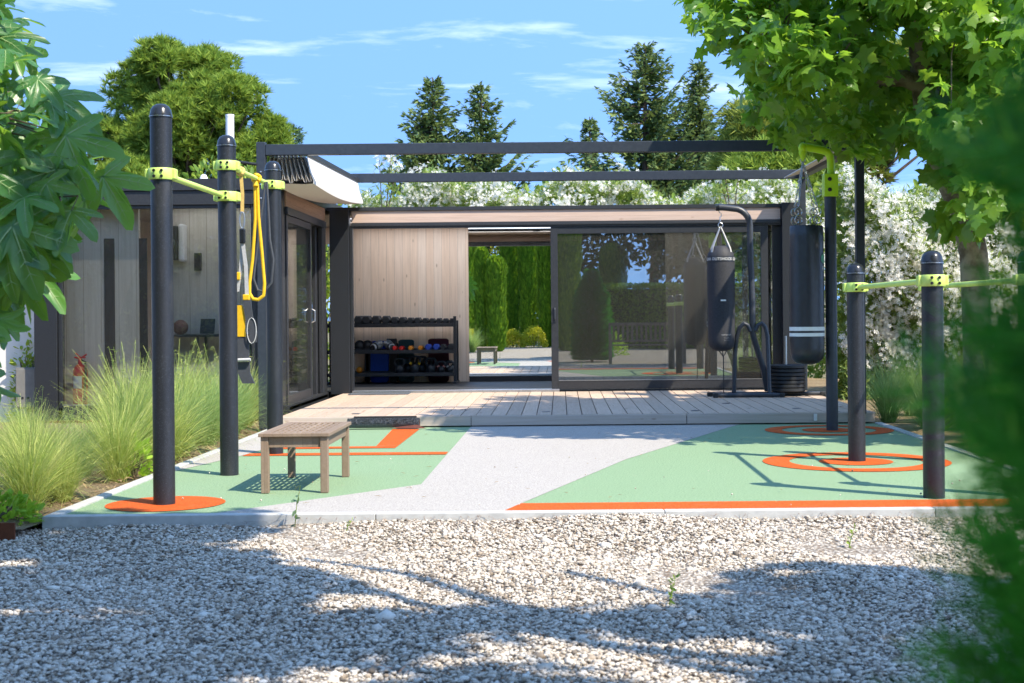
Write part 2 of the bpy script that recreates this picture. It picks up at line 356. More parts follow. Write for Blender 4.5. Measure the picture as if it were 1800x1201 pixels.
def fan(outline, center, curl=.25, fold=.0):
    pts = [center]+outline; v = np.array([(x, y, -curl*(x*x+(y-center[1])**2)-fold*abs(x)) for x, y in pts]); n = len(outline)
    return v, np.array([(0, 1+i, 1+(i+1) % n) for i in range(n)])
_h = [(.10, -.05), (.30, -.10), (.50, .02), (.36, .17), (.33, .27), (.50, .36), (.64, .58), (.43, .55), (.27, .56), (.27, .70), (.12, .80)]
PLANE_LEAF = fan([(0, .02)]+_h+[(0, 1.0)]+[(-x, y) for x, y in _h[::-1]], (0, .36), .28, .10)
LANCE = (np.array([(0, 0, 0), (.10, .45, .02), (0, 1, -.08), (-.10, .45, .02)], float), np.array([(0, 1, 2), (0, 2, 3)]))
OVAL = (np.array([(0, 0, 0), (.24, .35, .04), (.17, .8, 0), (0, 1, -.08), (-.17, .8, 0), (-.24, .35, .04)], float), np.array([(0, 1, 2), (0, 2, 3), (0, 3, 4), (0, 4, 5)]))
def flower():
    v = [(0, 0, 0)]; f = []
    for i in range(5):
        a = 2*PI*i/5; b = len(v)
        v += [(.5*math.cos(a-.35), .5*math.sin(a-.35), .12), (1.0*math.cos(a-.28), 1.0*math.sin(a-.28), .22), (1.0*math.cos(a+.28), 1.0*math.sin(a+.28), .18), (.5*math.cos(a+.35), .5*math.sin(a+.35), .12)]
        f += [(0, b, b+3), (b, b+1, b+2), (b, b+2, b+3)]
    return np.array(v), np.array(f)
FLOWER = flower()
def needle_tuft(n, spread, w):
    v, f = [], []
    for i in range(n):
        a = 2*PI*random.random(); t = spread*math.sqrt(random.random()); d = Vector((math.sin(t)*math.cos(a), math.cos(t), math.sin(t)*math.sin(a)))
        s = d.cross(Vector((random.random()-.5, random.random()-.5, random.random()-.5))).normalized()*w; L = .6+.4*random.random(); b = len(v)
        v += [tuple(s), tuple(-s), tuple(d*L)]; f.append((b, b+1, b+2))
    return np.array(v), np.array(f)
TUFT = needle_tuft(16, 1.15, .06)
def frond(n=9):
    v, f = [], []
    for i in range(n):
        y = i/n; L = .34*(1-.65*y)
        for sgn in (1, -1):
            b = len(v); z = random.uniform(-.05, .05)
            v += [(0, y, 0), (0, y+.07, 0), (sgn*L, y+.24+.1*random.random(), z)]; f.append((b, b+1, b+2))
    b = len(v); v += [(-.02, 0, 0), (.02, 0, 0), (0, 1.08, -.04)]; f.append((b, b+1, b+2)); return np.array(v), np.array(f)
FROND = frond()
def blade(seg=4): return None
def limb(mb, a, b, r0, r1, wob=.06, n=7, seg=6, m=0):
    a, b = Vector(a), Vector(b); L = (b-a).length; pts = []; rad = []
    for i in range(seg+1):
        t = i/seg; p = a.lerp(b, t)
        if 0 < i < seg: p += Vector((random.uniform(-1, 1), random.uniform(-1, 1), random.uniform(-1, 1)))*wob*L*.5
        p.z += .10*L*math.sin(PI*t)*.5; pts.append(p); rad.append(r0+(r1-r0)*t)
    mb.tube(pts, rad, n, m); return pts

# ================================================================== THE SETTING
GZ = -.085                                             # level of the gravel yard
def groundmat():
    m, t, o = newmat('yard_ground'); a = noise(t, .35, 6, .6); b = noise(t, 40, 4, .7)
    c = mixc(t, .5, ramp(t, a, [(.35, (.20, .17, .10)), (.62, (.10, .13, .045))]), ramp(t, b, [(.3, (.10, .08, .05)), (.7, (.32, .27, .18))]))
    principled(t, o, c, .95, .1, 0, bump(t, b, .6, .02)); return m
def gravelmat():
    m, t, o = newmat('gravel_bed'); c = N(t, 'ShaderNodeTexCoord'); v = N(t, 'ShaderNodeTexVoronoi'); v.inputs['Scale'].default_value = 48; lk(t, c.outputs['Object'], v.inputs[0])
    s = N(t, 'ShaderNodeSeparateColor'); lk(t, v.outputs['Color'], s.inputs[0])
    col = mixc(t, ramp(t, v.outputs['Distance'], [(.25, (0, 0, 0)), (.6, (1, 1, 1))]), ramp(t, s.outputs[0], [(0, (.38, .34, .29)), (.5, (.52, .48, .42)), (1, (.62, .58, .52))]), (.16, .13, .10))
    col = mixc(t, math_(t, 'MULTIPLY', noise(t, 1.3, 4), .4), col, (.30, .25, .20))
    principled(t, o, col, .9, .2, 0, bump(t, math_(t, 'SUBTRACT', 1.0, v.outputs['Distance']), .8, .012)); return m
def soilmat():
    m, t, o = newmat('bed_soil'); b = noise(t, 55, 6, .75); a = noise(t, 3, 5)
    c = mixc(t, .4, ramp(t, b, [(.35, (.10, .065, .04)), (.65, (.34, .25, .15))]), ramp(t, a, [(.4, (.22, .16, .09)), (.65, (.36, .30, .18))]))
    principled(t, o, c, .95, .1, 0, bump(t, b, .9, .02)); return m
g = MB()
for i in range(-6, 6):
    for j in range(-6, 6): g.box(i*50, i*50+50, j*50, j*50+50, -.5, GZ-.06)
g = MB(); g.add([(-400, -400, GZ-.05), (400, -400, GZ-.05), (400, 400, GZ-.05), (-400, 400, GZ-.05)], [(0, 1, 2, 3)])
struct('ground', g, groundmat())
GRAVELM = gravelmat()
g = MB(); nx, ny = 40, 60
for j in range(ny+1):
    for i in range(nx+1):
        x = -9+18*i/nx; y = -26+33.7*j/ny; g.v.append((x, y, GZ-.012+.010*math.sin(x*1.7+y)*math.sin(y*1.3)+min(.8, max(0, y-6.9))*(.03+.05*min(1, max(0, (x+2.1)/.8)))))
for j in range(ny):
    for i in range(nx): a = j*(nx+1)+i; g.f.append((a, a+1, a+nx+2, a+nx+1)); g.m.append(0)
struct('gravel_yard', g, GRAVELM, smooth=True)
SOIL = soilmat()
def soilbed(x0, x1, y0, y1, z):
    g = MB(); nx, ny = 24, 40
    for j in range(ny+1):
        for i in range(nx+1):
            x = x0+(x1-x0)*i/nx; y = y0+(y1-y0)*j/ny; g.v.append((x, y, z+.02*math.sin(x*5+1)*math.sin(y*4)+.012*random.random()))
    for j in range(ny):
        for i in range(nx): a = j*(nx+1)+i; g.f.append((a, a+1, a+nx+2, a+nx+1)); g.m.append(0)
    return g
b1 = soilbed(-7.5, -2.79, 7.35, 15.2, -.03); struct('soil_bed', b1, SOIL, smooth=True)
b2 = soilbed(3.08, 9.0, 7.0, 24, -.045); struct('soil_bed', b2, SOIL, smooth=True)
# kerb (concrete edging on three sides of the court)
k = MB(); xs = [-2.79, -1.0, .55, 2.0, 3.07]
for a, b in zip(xs[:-1], xs[1:]): k.box(a+.002, b-.002, 7.62, 7.70, GZ-.10, .012)
for a, b in ((7.704, 9.7), (9.7, 11.7), (11.7, 13.62)): k.box(-2.79, -2.72, a+.002, b-.002, GZ-.10, .012); k.box(3.0, 3.07, a+.002, b-.002, GZ-.10, .012)
struct('kerb', k, CONC, bev=.004)
# the soft sports court: green base sheet and coloured sheets on it
g = MB(); g.box(-2.72, 3.0, 7.70, 13.72, -.10, 0.0)
court = struct('sports_court', g, C_GREEN)
def sheet(name, poly, z, m):
    s = MB(); n = len(poly); s.add([(x, y, z) for x, y in poly], [tuple(range(n))]); return part(name, s, m, court)
def circ(c, r, n=64): return [(c[0]+r*math.cos(2*PI*i/n), c[1]+r*math.sin(2*PI*i/n)) for i in range(n)]
def ring(name, c, r0, r1, z, m):
    s = MB(); n = 72; a = circ(c, r0, n); b = circ(c, r1, n)
    keep = lambda p: (min(max(p[0], -2.718), 2.998), min(max(p[1], 7.705), 13.715))
    s.v = [(*keep(p), z) for p in a+b]; s.f = [(i, n+i, n+(i+1) % n, (i+1) % n) for i in range(n)]; s.m = [0]*n
    s.f = [f[::-1] if False else f for f in s.f]; return part(name, s, m, court)
sheet('grey_panel', [(-1.95, 7.702), (-.33, 7.702), (-.235, 8.048), (.471, 10.448), (1.556, 13.265), (1.74, 13.715), (-.865, 13.715), (-.87, 13.0), (-.893, 9.013)], .002, C_GREY)
sheet('grey_panel', [(-2.718, 9.85), (-2.47, 11.0), (-2.40, 11.62), (-2.20, 13.715), (-2.718, 13.715)], .002, C_GREY)
sheet('orange_stripe', [(-.33, 7.702), (2.998, 7.702), (2.998, 8.05), (-.232, 8.05)], .004, C_ORANGE)
sheet('orange_stripe', [(-2.46, 10.95), (-.889, 10.93), (-.888, 11.13), (-2.445, 11.14)], .004, C_ORANGE)
sheet('orange_stripe', [(-2.38, 11.50), (-1.345, 11.50), (-1.335, 13.4), (-1.59, 13.4), (-1.52, 11.66), (-2.36, 11.66)], .004, C_ORANGE)
sheet('orange_disc', circ((-2.279, 8.18), .335), .004, C_ORANGE)
ring('orange_ring', (2.10, 10.15), .47, .66, .004, C_ORANGE); sheet('orange_disc', circ((2.10, 10.15), .26), .004, C_ORANGE)
ring('orange_ring', (2.42, 12.87), .42, .575, .004, C_ORANGE); sheet('orange_disc', circ((2.42, 12.87), .24), .004, C_ORANGE)

# ------------------------------------------------------------------ gravel stones and litter
t_ = (1+5**.5)/2
ICO = np.array([(-1, t_, 0), (1, t_, 0), (-1, -t_, 0), (1, -t_, 0), (0, -1, t_), (0, 1, t_), (0, -1, -t_), (0, 1, -t_), (t_, 0, -1), (t_, 0, 1), (-t_, 0, -1), (-t_, 0, 1)])/1.902
ICOF = np.array([(0, 11, 5), (0, 5, 1), (0, 1, 7), (0, 7, 10), (0, 10, 11), (1, 5, 9), (5, 11, 4), (11, 10, 2), (10, 7, 6), (7, 1, 8), (3, 9, 4), (3, 4, 2), (3, 2, 6), (3, 6, 8), (3, 8, 9), (4, 9, 5), (2, 4, 11), (6, 2, 10), (8, 6, 7), (9, 8, 1)])
def stonemat():
    m, t, o = newmat('gravel_stone'); gg = N(t, 'ShaderNodeNewGeometry')
    c = ramp(t, gg.outputs['Random Per Island'], [(0, (.13, .115, .10)), (.13, (.32, .255, .19)), (.34, (.50, .44, .365)), (.7, (.60, .54, .465)), (1, (.72, .675, .60))])
    n = noise(t, 120, 4, .7); c = mixc(t, .35, c, ramp(t, n, [(.3, (.45, .38, .30)), (.65, (1, 1, 1))]), 'MULTIPLY')
    principled(t, o, c, .85, .25, 0, bump(t, n, .3, .003)); return m
n = 185000; Yp = np.sqrt(RNG.uniform(3.3**2, 7.62**2, n)); Xp = RNG.uniform(-1, 1, n)*(.36*Yp+.95)-.045*Yp
sz = RNG.gamma(3.2, .00135, n)+.0028; sz[RNG.random(n) < .004] *= 2.0
hn = .014*np.sin(Xp*2.3+1)*np.sin(Yp*1.9)+.010*np.sin(Xp*5.1+Yp*3.3)+np.clip(Yp-6.9, 0, 1)*(.03+.05*np.clip((Xp+2.1)/.8, 0, 1))
zp = GZ+.0+hn+RNG.uniform(-.006, .010, n)
A = np.linalg.qr(RNG.normal(size=(n, 3, 3)))[0]
st = ICO[None]*(1+RNG.uniform(-.28, .28, (n, 12, 1)))*(sz[:, None, None]*RNG.uniform(.55, 1.35, (n, 1, 3)))
v = np.einsum('nij,nkj->nki', A, st)*np.array([1.1, 1.1, .65])+np.stack([Xp, Yp, zp], 1)[:, None]
f = (ICOF[None]+(np.arange(n)*12)[:, None, None]).reshape(-1, 3)
o = npmesh('gravel_stones', v.reshape(-1, 3), f, stonemat()); tag(o, 'loose pale crushed stone gravel covering the yard in front of the court', 'gravel', kind='stuff')
# pine needles and dry twigs lying on the gravel
n = 4200; Yp = np.sqrt(RNG.uniform(3.5**2, 7.6**2, n)); Yp[:900] = 7.6-np.abs(RNG.normal(0, .16, 900)); Xp = RNG.uniform(-1, 1, n)*(.36*Yp+.7); kk = np.sin(Xp*3.1+Yp*2)+np.sin(Yp*4.7-Xp*1.3); kp = (kk > .35) | (np.arange(n) < 900) | (RNG.random(n) < .3); Xp = Xp[kp]; Yp = Yp[kp]; n = len(Xp)
a = RNG.uniform(0, PI, n); fr = frames(np.stack([np.cos(a), np.sin(a), RNG.uniform(-.1, .1, n)], 1), np.tile([0, 0, 1.], (n, 1)))
STRAW = (np.array([(-.016, 0, 0), (.016, 0, 0), (.04, .5, .06), (.0, 1, 0), (.008, .5, .06)], float), np.array([(0, 1, 2), (0, 2, 4), (4, 2, 3)]))
v, f = scatter(*STRAW, np.stack([Xp, Yp, np.full(n, GZ+.022)+np.clip(Yp-6.9, 0, 1)*(.03+.05*np.clip((Xp+2.1)/.8, 0, 1))], 1), fr, RNG.uniform(.025, .10, n))
tag(npmesh('dry_litter', v, f, M_TWIG), 'dry pine needles and twigs lying on the gravel', 'litter', kind='stuff')
def weed(x, y, z, h, n, label, m):
    o = thing('weed', (x, y, z), label, 'weed', 'small weeds sprouting from the gravel')
    s = MB(); s.tube([(x, y, z), (x+.01, y, z+h*.5), (x+.03, y+.01, z+h)], [.003, .002, .001], 5); part('stem', s, L_BUSH, o)
    p = np.array([(x+.03*t*t, y, z+h*t) for t in np.linspace(.1, 1, n)]); d = rdir(n, .6)
    v, f = scatter(*OVAL, p, frames(d, rdir(n, 1)), RNG.uniform(.3, .5, n)*h*.55); npmesh('foliage', v, f, m, o)
weed(-1.42, 7.55, GZ+.03, .23, 9, 'tall thin weed stalk standing against the kerb under the court', L_CEDAR)
weed(-1.13, 7.45, GZ+.03, .06, 10, 'tiny leafy weed on the gravel to the right of the thin stalk', L_BUSH)
weed(1.40, 6.95, GZ, .10, 14, 'bright green weed by the kerb below the orange stripe', L_BUSH)
weed(.42, 5.62, GZ, .12, 14, 'green weed sprouting from the shaded gravel in mid yard', L_BUSH)

n = 34; xs_ = RNG.uniform(-2.6, 2.9, n); ys_ = 7.72+np.abs(RNG.normal(0, 1.6, n)); ys_ = np.minimum(ys_, 13.4); sz = RNG.uniform(.003, .007, n); A = np.linalg.qr(RNG.normal(size=(n, 3, 3)))[0]
v = np.einsum('nij,nkj->nki', A, ICO[None]*sz[:, None, None])+np.stack([xs_, ys_, .012+sz*.5], 1)[:, None]
tag(npmesh('stray_gravel', v.reshape(-1, 3), (ICOF[None]+(np.arange(n)*12)[:, None, None]).reshape(-1, 3), MATS['gravel_stone']), 'stray gravel stones scattered over the sports court', 'gravel', kind='stuff')
n = 150; a = RNG.uniform(0, 2*PI, n); v, f = scatter(*LANCE, np.stack([RNG.uniform(-2.6, 2.9, n), RNG.uniform(7.8, 17.4, n)**1.0, np.zeros(n)], 1), frames(np.stack([np.cos(a), np.sin(a), np.full(n, .12)], 1), np.tile([0, 0, 1.], (n, 1))), RNG.uniform(.02, .055, n)); v = v.reshape(n, -1, 3); v[:, :, 2] += np.where(v[:, :1, 1] > 13.62, .116, .013); v = v.reshape(-1, 3)
tag(npmesh('fallen_leaves', v, f, mat('fallen_leaf', (.32, .22, .09), (.16, .12, .05), 30, .9)), 'small dry leaves fallen on the court and the deck', 'litter', kind='stuff')

# ================================================================== DECK
deck = thing('wooden_deck', (0, 15.6, 0), 'weathered timber deck raised one step behind the sports court', 'deck')
p = MB(); i = 0; x = -2.72
while x < 2.99:
    for (ya, yb) in ((13.665, 15.446), (15.452, 17.70)): p.box(x+.0035, min(x+.1425, 3.0), ya, yb, .082, .11+random.uniform(-.001, .001))
    x += .146
part('plank', p, DECKM, deck, bev=.003)
p = MB(); p.box(-2.72, -.868, 13.632, 13.662, .012, .106); p.box(-.862, 1.2, 13.632, 13.662, .012, .106); p.box(1.206, 3.0, 13.632, 13.662, .012, .106)
p.box(2.985, 3.015, 13.665, 17.7, .012, .105)
part('fascia_board', p, DECKF, deck, bev=.003)
p = MB(); p.box(-2.70, 2.97, 13.72, 17.68, -.03, .078); part('joist_frame', p, RUBBER, deck)
for (dx, dy) in ((-2.02, 14.0), (-.15, 14.05), (-.98, 14.45), (1.32, 14.0), (1.75, 15.1), (2.35, 14.2)):
    p = MB(); p.lathe([(.045, .1085), (.045, .1125), (.036, .1145), (0.001, .1145)], (dx, dy, 0), 16); part('deck_light', p, DARKSTEEL, deck, smooth=True)
p = MB(); p.box(2.42, 2.45, 13.615, 13.631, .03, .095); part('socket_cover', p, WHITEP, deck, bev=.002)
d = MB(); d.box(-2.60, -1.86, 17.32, 17.66, .1115, .121); single('doormat', d, M_FELT, (-2.23, 17.5, .111), 'grey flat doormat on the deck at the open sliding door', 'doormat', bev=.003)
d = MB(); d.box(-1.985, -1.385, 13.606, 13.629, .012, .112); single('rubber_mat', d, RUBBER, (-1.68, 13.62, .01), 'black rubber mat standing against the front board of the deck', 'mat', bev=.003)
# rolled mat
roll = thing('rolled_doormat', (-1.65, 13.45, 0), 'rolled up grey bristle doormat lying on the court against the deck', 'doormat')
sp = [( (.045-.0042*a/ (PI)) , a) for a in np.linspace(0, 3.2*PI, 40)]
prof = [(r*math.cos(a), r*math.sin(a)) for r, a in sp]; s = MB(); xa, xb = -2.02, -1.34
pts = [(.07, -.045)]+[(x, z) for x, z in prof]
V_ = []
for xx in (xa, xb):
    for q, (yy, zz) in enumerate(prof): V_.append((xx+(.02 if xx > 0 else 0), 13.45+yy, .052+zz))
m_ = len(prof); s.add(V_, [(i, i+1, m_+i+1, m_+i) for i in range(m_-1)])
V2 = [(x, 13.45+(y-13.45)*.88, .052+(z-.052)*.88) for x, y, z in V_]; s.add(V2, [(m_+i, m_+i+1, i+1, i) for i in range(m_-1)], 1)
fl = [(xa, 13.405, .050), (xa, 13.395, .006), (xb+.10, 13.37, .006), (xb, 13.405, .05)]
part('mat_roll', s, [M_FELT, M_MATBACK], roll, smooth=True)
s = MB(); s.add([(xb-.25, 13.41, .02), (xb-.02, 13.40, .045), (xb+.07, 13.36, .012), (xb-.2, 13.38, .012)], [(0, 1, 2, 3)]); part('loose_corner', s, M_MATBACK, roll)
# bristles
n = 9000; aa = RNG.uniform(-.4, PI*1.05, n); px = RNG.uniform(xa, xb, n)
pos = np.stack([px, 13.45+.045*np.cos(aa), .052+.045*np.sin(aa)], 1); dr = np.stack([RNG.normal(0, .3, n), np.cos(aa), np.sin(aa)], 1)
v, f = scatter(np.array([(-.2, 0, 0), (.2, 0, 0), (0, 1, 0)], float), np.array([(0, 1, 2)]), pos, frames(dr, rdir(n)), RNG.uniform(.006, .014, n)); npmesh('pile', v, f, M_FELT, roll)

# ================================================================== GYM PAVILION
FZ = .13; YB = 20.2; YW = 17.8; XW = -2.93; YF = 15.0; XR = 3.0; XL = -5.55
gym = thing('gym_pavilion', (0, 18, 0), 'low timber and black steel gym pavilion with glass wing and sliding doors', 'building')
p = MB(); p.box(XL+.02, XR-.05, YW-.02, YB+.1, .0, FZ); p.box(XL+.02, XW+.03, YF+.02, YW-.021, .0, FZ-.002); part('floor', p, RUBBER, gym)
p = MB(); p.box(-2.60, -.02, YW-.11, YW+.07, .105, FZ+.012); part('door_sill', p, STEEL, gym, bev=.004)
# rear timber wall, with a tall opening in the wing
p = MB(); p.box(XL, -3.80, YB, YB+.12, FZ, 2.34); p.box(-3.27, -1.30, YB, YB+.12, FZ, 2.34); p.box(-3.80, -3.27, YB, YB+.12, 2.1, 2.34)
p.box(1.50, 2.30, YB, YB+.12, FZ, 2.34); p.box(-1.30, 1.50, YB+.03, YB+.12, FZ, 2.34); part('timber_wall', p, TIMBER, gym)
p = MB(); p.box(-1.298, 1.498, YB+.006, YB+.029, FZ+.075, 2.315); part('wall_mirror', p, MIRROR, gym)
p = MB(); p.box(-1.298, 1.498, YB-.02, YB+.028, FZ, FZ+.07); part('skirting', p, RUBBER, gym)
p = MB(); p.box(-4.445, -3.25, 16.05, 16.13, FZ, 2.34); part('timber_wall', p, BLIND, gym)
p = MB(); p.box(XL+.101, -4.53, 15.30, 15.36, FZ, 2.34); part('timber_wall', p, BLIND, gym)
for x0, x1, y in ((-4.90, -4.79, 15.298), (-4.529, -4.445, 15.32)):
    p = MB(); p.box(x0, x1, y-.012, y, FZ+.02, 1.93); part('dark_wall_panel', p, RUBBER, gym)
p = MB(); p.box(XL, XL+.1, YF+.1, YB, FZ, 2.34); part('side_wall', p, TIMBER_Y, gym)
p = MB(); p.box(XR-.07, XR-.01, YW+.061, YB, FZ, FZ+.1); p.box(XR-.07, XR-.01, YW+.061, YB, 2.22, 2.34); p.box(XR-.07, XR-.01, YB-.1, YB-.001, FZ+.101, 2.219); sw = part('window', p, FRAME, gym, bev=.003)
p = MB(); p.box(XR-.044, XR-.036, YW+.061, YB-.101, FZ+.101, 2.219); part('pane', p, GLASS, sw)
p = MB(); p.box(2.30, 2.36, YB+.02, YB+.08, FZ, 2.34); p.box(2.361, XR, YB+.02, YB+.08, 2.22, 2.34); p.box(2.361, XR, YB+.02, YB+.08, FZ, FZ+.1); sw = part('window', p, FRAME, gym, bev=.003)
p = MB(); p.box(2.361, XR-.01, YB+.046, YB+.054, FZ+.101, 2.219); part('pane', p, GLASS, sw)
LX0, LX1, LY0, LY1 = -2.85, 2.2, 18.5, 20.05; QX0, QX1, QY0, QY1 = -4.40, -3.25, 15.40, 15.95      # two unseen rooflights of milky sheet, added to brighten the rooms
def slab_hole(mb, x0, x1, y0, y1, h, z0, z1):
    a, b, c, d = h; mb.box(x0, x1, y0, c, z0, z1); mb.box(x0, x1, d, y1, z0, z1); mb.box(x0, a, c, d, z0, z1); mb.box(b, x1, c, d, z0, z1)
p = MB(); slab_hole(p, XL, XW-.06, YF+.12, YB+.1, (QX0, QX1, QY0, QY1), 2.345, 2.36); slab_hole(p, XW-.06, XR-.02, YW+.06, YB+.1, (LX0, LX1, LY0, LY1), 2.345, 2.36); part('ceiling', p, CEIL, gym)
mm_, t__, o__ = newmat('milky_sheet'); tl_ = N(t__, 'ShaderNodeBsdfTranslucent'); tl_.inputs[0].default_value = (.93, .93, .92, 1); lk(t__, tl_.outputs[0], o__.inputs[0])
p = MB(); p.add([(LX0, LY0, 2.40), (LX1, LY0, 2.40), (LX1, LY1, 2.40), (LX0, LY1, 2.40)], [(0, 1, 2, 3)]); part('added_rooflight', p, mm_, gym)
p = MB(); p.add([(QX0, QY0, 2.45), (QX1, QY0, 2.45), (QX1, QY1, 2.45), (QX0, QY1, 2.45)], [(0, 1, 2, 3)]); part('added_rooflight', p, mm_, gym)
for x, y in ((-.35, 18.8), (.4, 19.0), (1.6, 19.0), (-1.8, 18.9)):
    p = MB(); p.lathe([(.001, 2.334), (.05, 2.336), (.06, 2.344)], (x, y, 0), 18); part('ceiling_spot', p, DARKSTEEL, gym)
p = MB(); slab_hole(p, XL-.02, XW+.02, YF-.02, YB+.16, (QX0, QX1, QY0, QY1), 2.415, 2.535); slab_hole(p, XW+.021, XR+.02, YW-.05, YB+.16, (LX0, LX1, LY0, LY1), 2.385, 2.43); part('roof', p, FRAME, gym)
p = MB(); p.box(-2.60, 2.76, YW-.03, YW+.04, 2.235, 2.383); part('fascia', p, FASCIA, gym, bev=.003)
p = MB(); p.box(XW-.05, XW+.015, YF+.18, YW-.11, 2.25, 2.413); part('fascia', p, FASCIA_Y, gym, bev=.003)
p = MB(); p.box(-2.60, 2.76, YW-.045, YW+.05, 2.165, 2.233); p.box(-2.60, 2.76, YW-.06, YW-.046, 2.19, 2.215); part('door_track', p, FRAME, gym, bev=.003)
p = MB(); p.box(XW-.09, XW+.03, YF+.18, YW-.11, 2.165, 2.247); part('door_track', p, FRAME, gym, bev=.003)
# columns
p = MB(); p.box(-2.865, -2.625, YW-.10, YW+.06, .1, 2.40); p.box(-2.622, -2.585, YW-.05, YW+.03, .1, 2.20); part('column', p, BLACK, gym, bev=.004)
p = MB(); p.box(2.77, 3.0, YW-.10, YW+.06, .1, 2.44); part('column', p, BLACK, gym, bev=.004)
p = MB(); p.box(XL, XL+.24, YF-.01, YF+.12, -.05, 2.41); p.box(XL+.245, XL+.285, YF+.02, YF+.10, .02, 2.26); part('column', p, BLACK, gym, bev=.004)
p = MB(); p.box(XW-.27, XW, YF-.005, YF+.17, -.05, 2.41); part('column', p, BLACK, gym, bev=.004)
# wing front window
w = MB(); w.box(XL+.288, XW-.272, YF+.0, YF+.10, 2.262, 2.41); w.box(XL+.288, XW-.272, YF+.01, YF+.09, .0, .155); w.box(XW-.33, XW-.272, YF+.02, YF+.085, .157, 2.26); w.box(XL+.288, XW-.335, YF+.02, YF+.08, 2.225, 2.26)
win = part('window', w, FRAME, gym, bev=.004)
w = MB(); w.box(XL+.288, XW-.333, YF+.045, YF+.053, .157, 2.223); part('pane', w, GLASS, win)
w = MB(); w.box(XL+.285, XW-.333, YF+.012, YF+.022, .157, .166); part('glazing_bead', w, STEEL, win)
w = MB(); w.box(XL+.02, XW-.01, YF-.07, YF-.045, -.07, -.0); w.box(XL+.02, XW-.01, YF-.045, YF-.002, -.012, -.001); part('steel_plinth', w, CORTEN, gym)
# sliding doors
def door_x(x0, x1, y, z0, z1, m, mg, name='sliding_door', sl=.088, bot=.115, top=.085):
    s = MB(); s.box(x0, x0+sl, y-.022, y+.022, z0, z1); s.box(x1-sl, x1, y-.022, y+.022, z0, z1); s.box(x0+sl, x1-sl, y-.02, y+.02, z0, z0+bot); s.box(x0+sl, x1-sl, y-.02, y+.02, z1-top, z1)
    d = part(name, s, m, gym, bev=.003); s = MB(); s.box(x0+sl, x1-sl, y-.004, y+.004, z0+bot, z1-top); part('pane', s, mg, d)
    s = MB(); s.box(x0+sl, x1-sl, y-.026, y-.021, z0+bot-.010, z0+bot-.001); part('glazing_bead', s, STEEL, d)
    s = MB(); s.box(x0+.035, x0+.06, y-.035, y-.0225, .98, 1.16); s.tube([(x0+.047, y-.036, 1.0), (x0+.047, y-.07, 1.02), (x0+.047, y-.07, 1.13), (x0+.047, y-.036, 1.15)], .008, 8); part('handle', s, DARKSTEEL, d)
    return d
door_x(-.115, 2.60, YW-.012, .135, 2.163, FRAME, GLASS_D)
p = MB(); p.box(2.66, 2.77, YW+.0, YW+.05, .13, 2.163); part('door_jamb', p, RUBBER, gym)
def door_y(y0, y1, x, z0, z1, m, mg, sl=.075, bot=.13, top=.075):
    s = MB(); s.box(x-.022, x+.022, y0, y0+sl, z0, z1); s.box(x-.022, x+.022, y1-sl, y1, z0, z1); s.box(x-.02, x+.02, y0+sl, y1-sl, z0, z0+bot); s.box(x-.02, x+.02, y0+sl, y1-sl, z1-top, z1)
    d = part('sliding_door', s, m, gym, bev=.003); s = MB(); s.box(x-.004, x+.004, y0+sl, y1-sl, z0+bot, z1-top); part('pane', s, mg, d)
    s = MB(); s.tube([(x+.023, y1-.035, 1.0), (x+.06, y1-.035, 1.02), (x+.06, y1-.035, 1.14), (x+.023, y1-.035, 1.16)], .008, 8); part('handle', s, STEEL, d)
door_y(15.2, 16.72, XW-.01, .10, 2.163, FRAME, GLASS)
p = MB(); p.box(XW-.085, XW-.04, 17.28, 17.42, .10, 2.163); p.box(XW-.03, XW+.02, 17.42, 17.69, .10, 2.163); p.box(XW-.085, XW-.035, 17.46, 17.62, .10, 2.163); part('door_jamb', p, FRAME, gym, bev=.004)
p = MB(); p.box(XW-.10, XW+.03, 15.2, 17.68, .07, .108); part('door_sill', p, FRAME, gym, bev=.003)
# things inside the wing
ac = thing('speaker_box', (-4.33, 16.0, 1.9), 'black wall box with pale rounded side on the wing wall behind the glass', 'speaker')
p = MB(); p.box(-4.44, -4.27, 15.86, 16.045, 1.72, 2.1); part('body', p, RUBBER, ac, bev=.02)
p = MB(); p.box(-4.262, -4.20, 15.88, 16.045, 1.70, 2.12); part('bracket_cover', p, WHITEP, ac, bev=.02)
p = MB(); p.lathe([(.07, 0), (.06, .02), (.02, .03), (.001, .03)], (-4.355, 15.862, 1.9), 20, M=Matrix.Rotation(R(90), 3, 'X')); part('speaker_cone', p, DARKSTEEL, ac, smooth=True)
for x, z0, z1, lb in ((-4.08, 1.60, 1.80, 'small dark wall panel right of the speaker box in the wing'), (-3.78, 1.58, 1.78, 'small dark wall panel nearest the door side in the wing')):
    tv = thing('wall_screen', (x, 16.04, z0), lb, 'screen')
    p = MB(); p.box(x-.04, x+.04, 16.015, 16.046, z0, z1); part('body', p, RUBBER, tv, bev=.004)
    p = MB(); p.box(x-.032, x+.032, 16.011, 16.0145, z0+.01, z1-.01); part('screen', p, CAP, tv)
desk = thing('desk', (-3.9, 15.8, FZ), 'slim black desk inside the glazed wing', 'desk')
p = MB(); p.box(-4.40, -3.45, 15.6, 16.02, .86, .885); part('desk_top', p, RUBBER, desk, bev=.004)
for x in (-4.38, -4.0, -3.5):
    for y in (15.63, 15.99): p = MB(); p.box(x, x+.025, y-.0125, y+.0125, FZ, .86); part('leg', p, FRAME, desk)
p = MB(); p.sphere((-4.22, 15.8, .965), .085); single('medicine_ball', p, colmat('dusky_leather', (.20, .09, .07), .6), (-4.22, 15.8, .885), 'dusky red ball lying on the desk in the wing', 'ball', smooth=True)
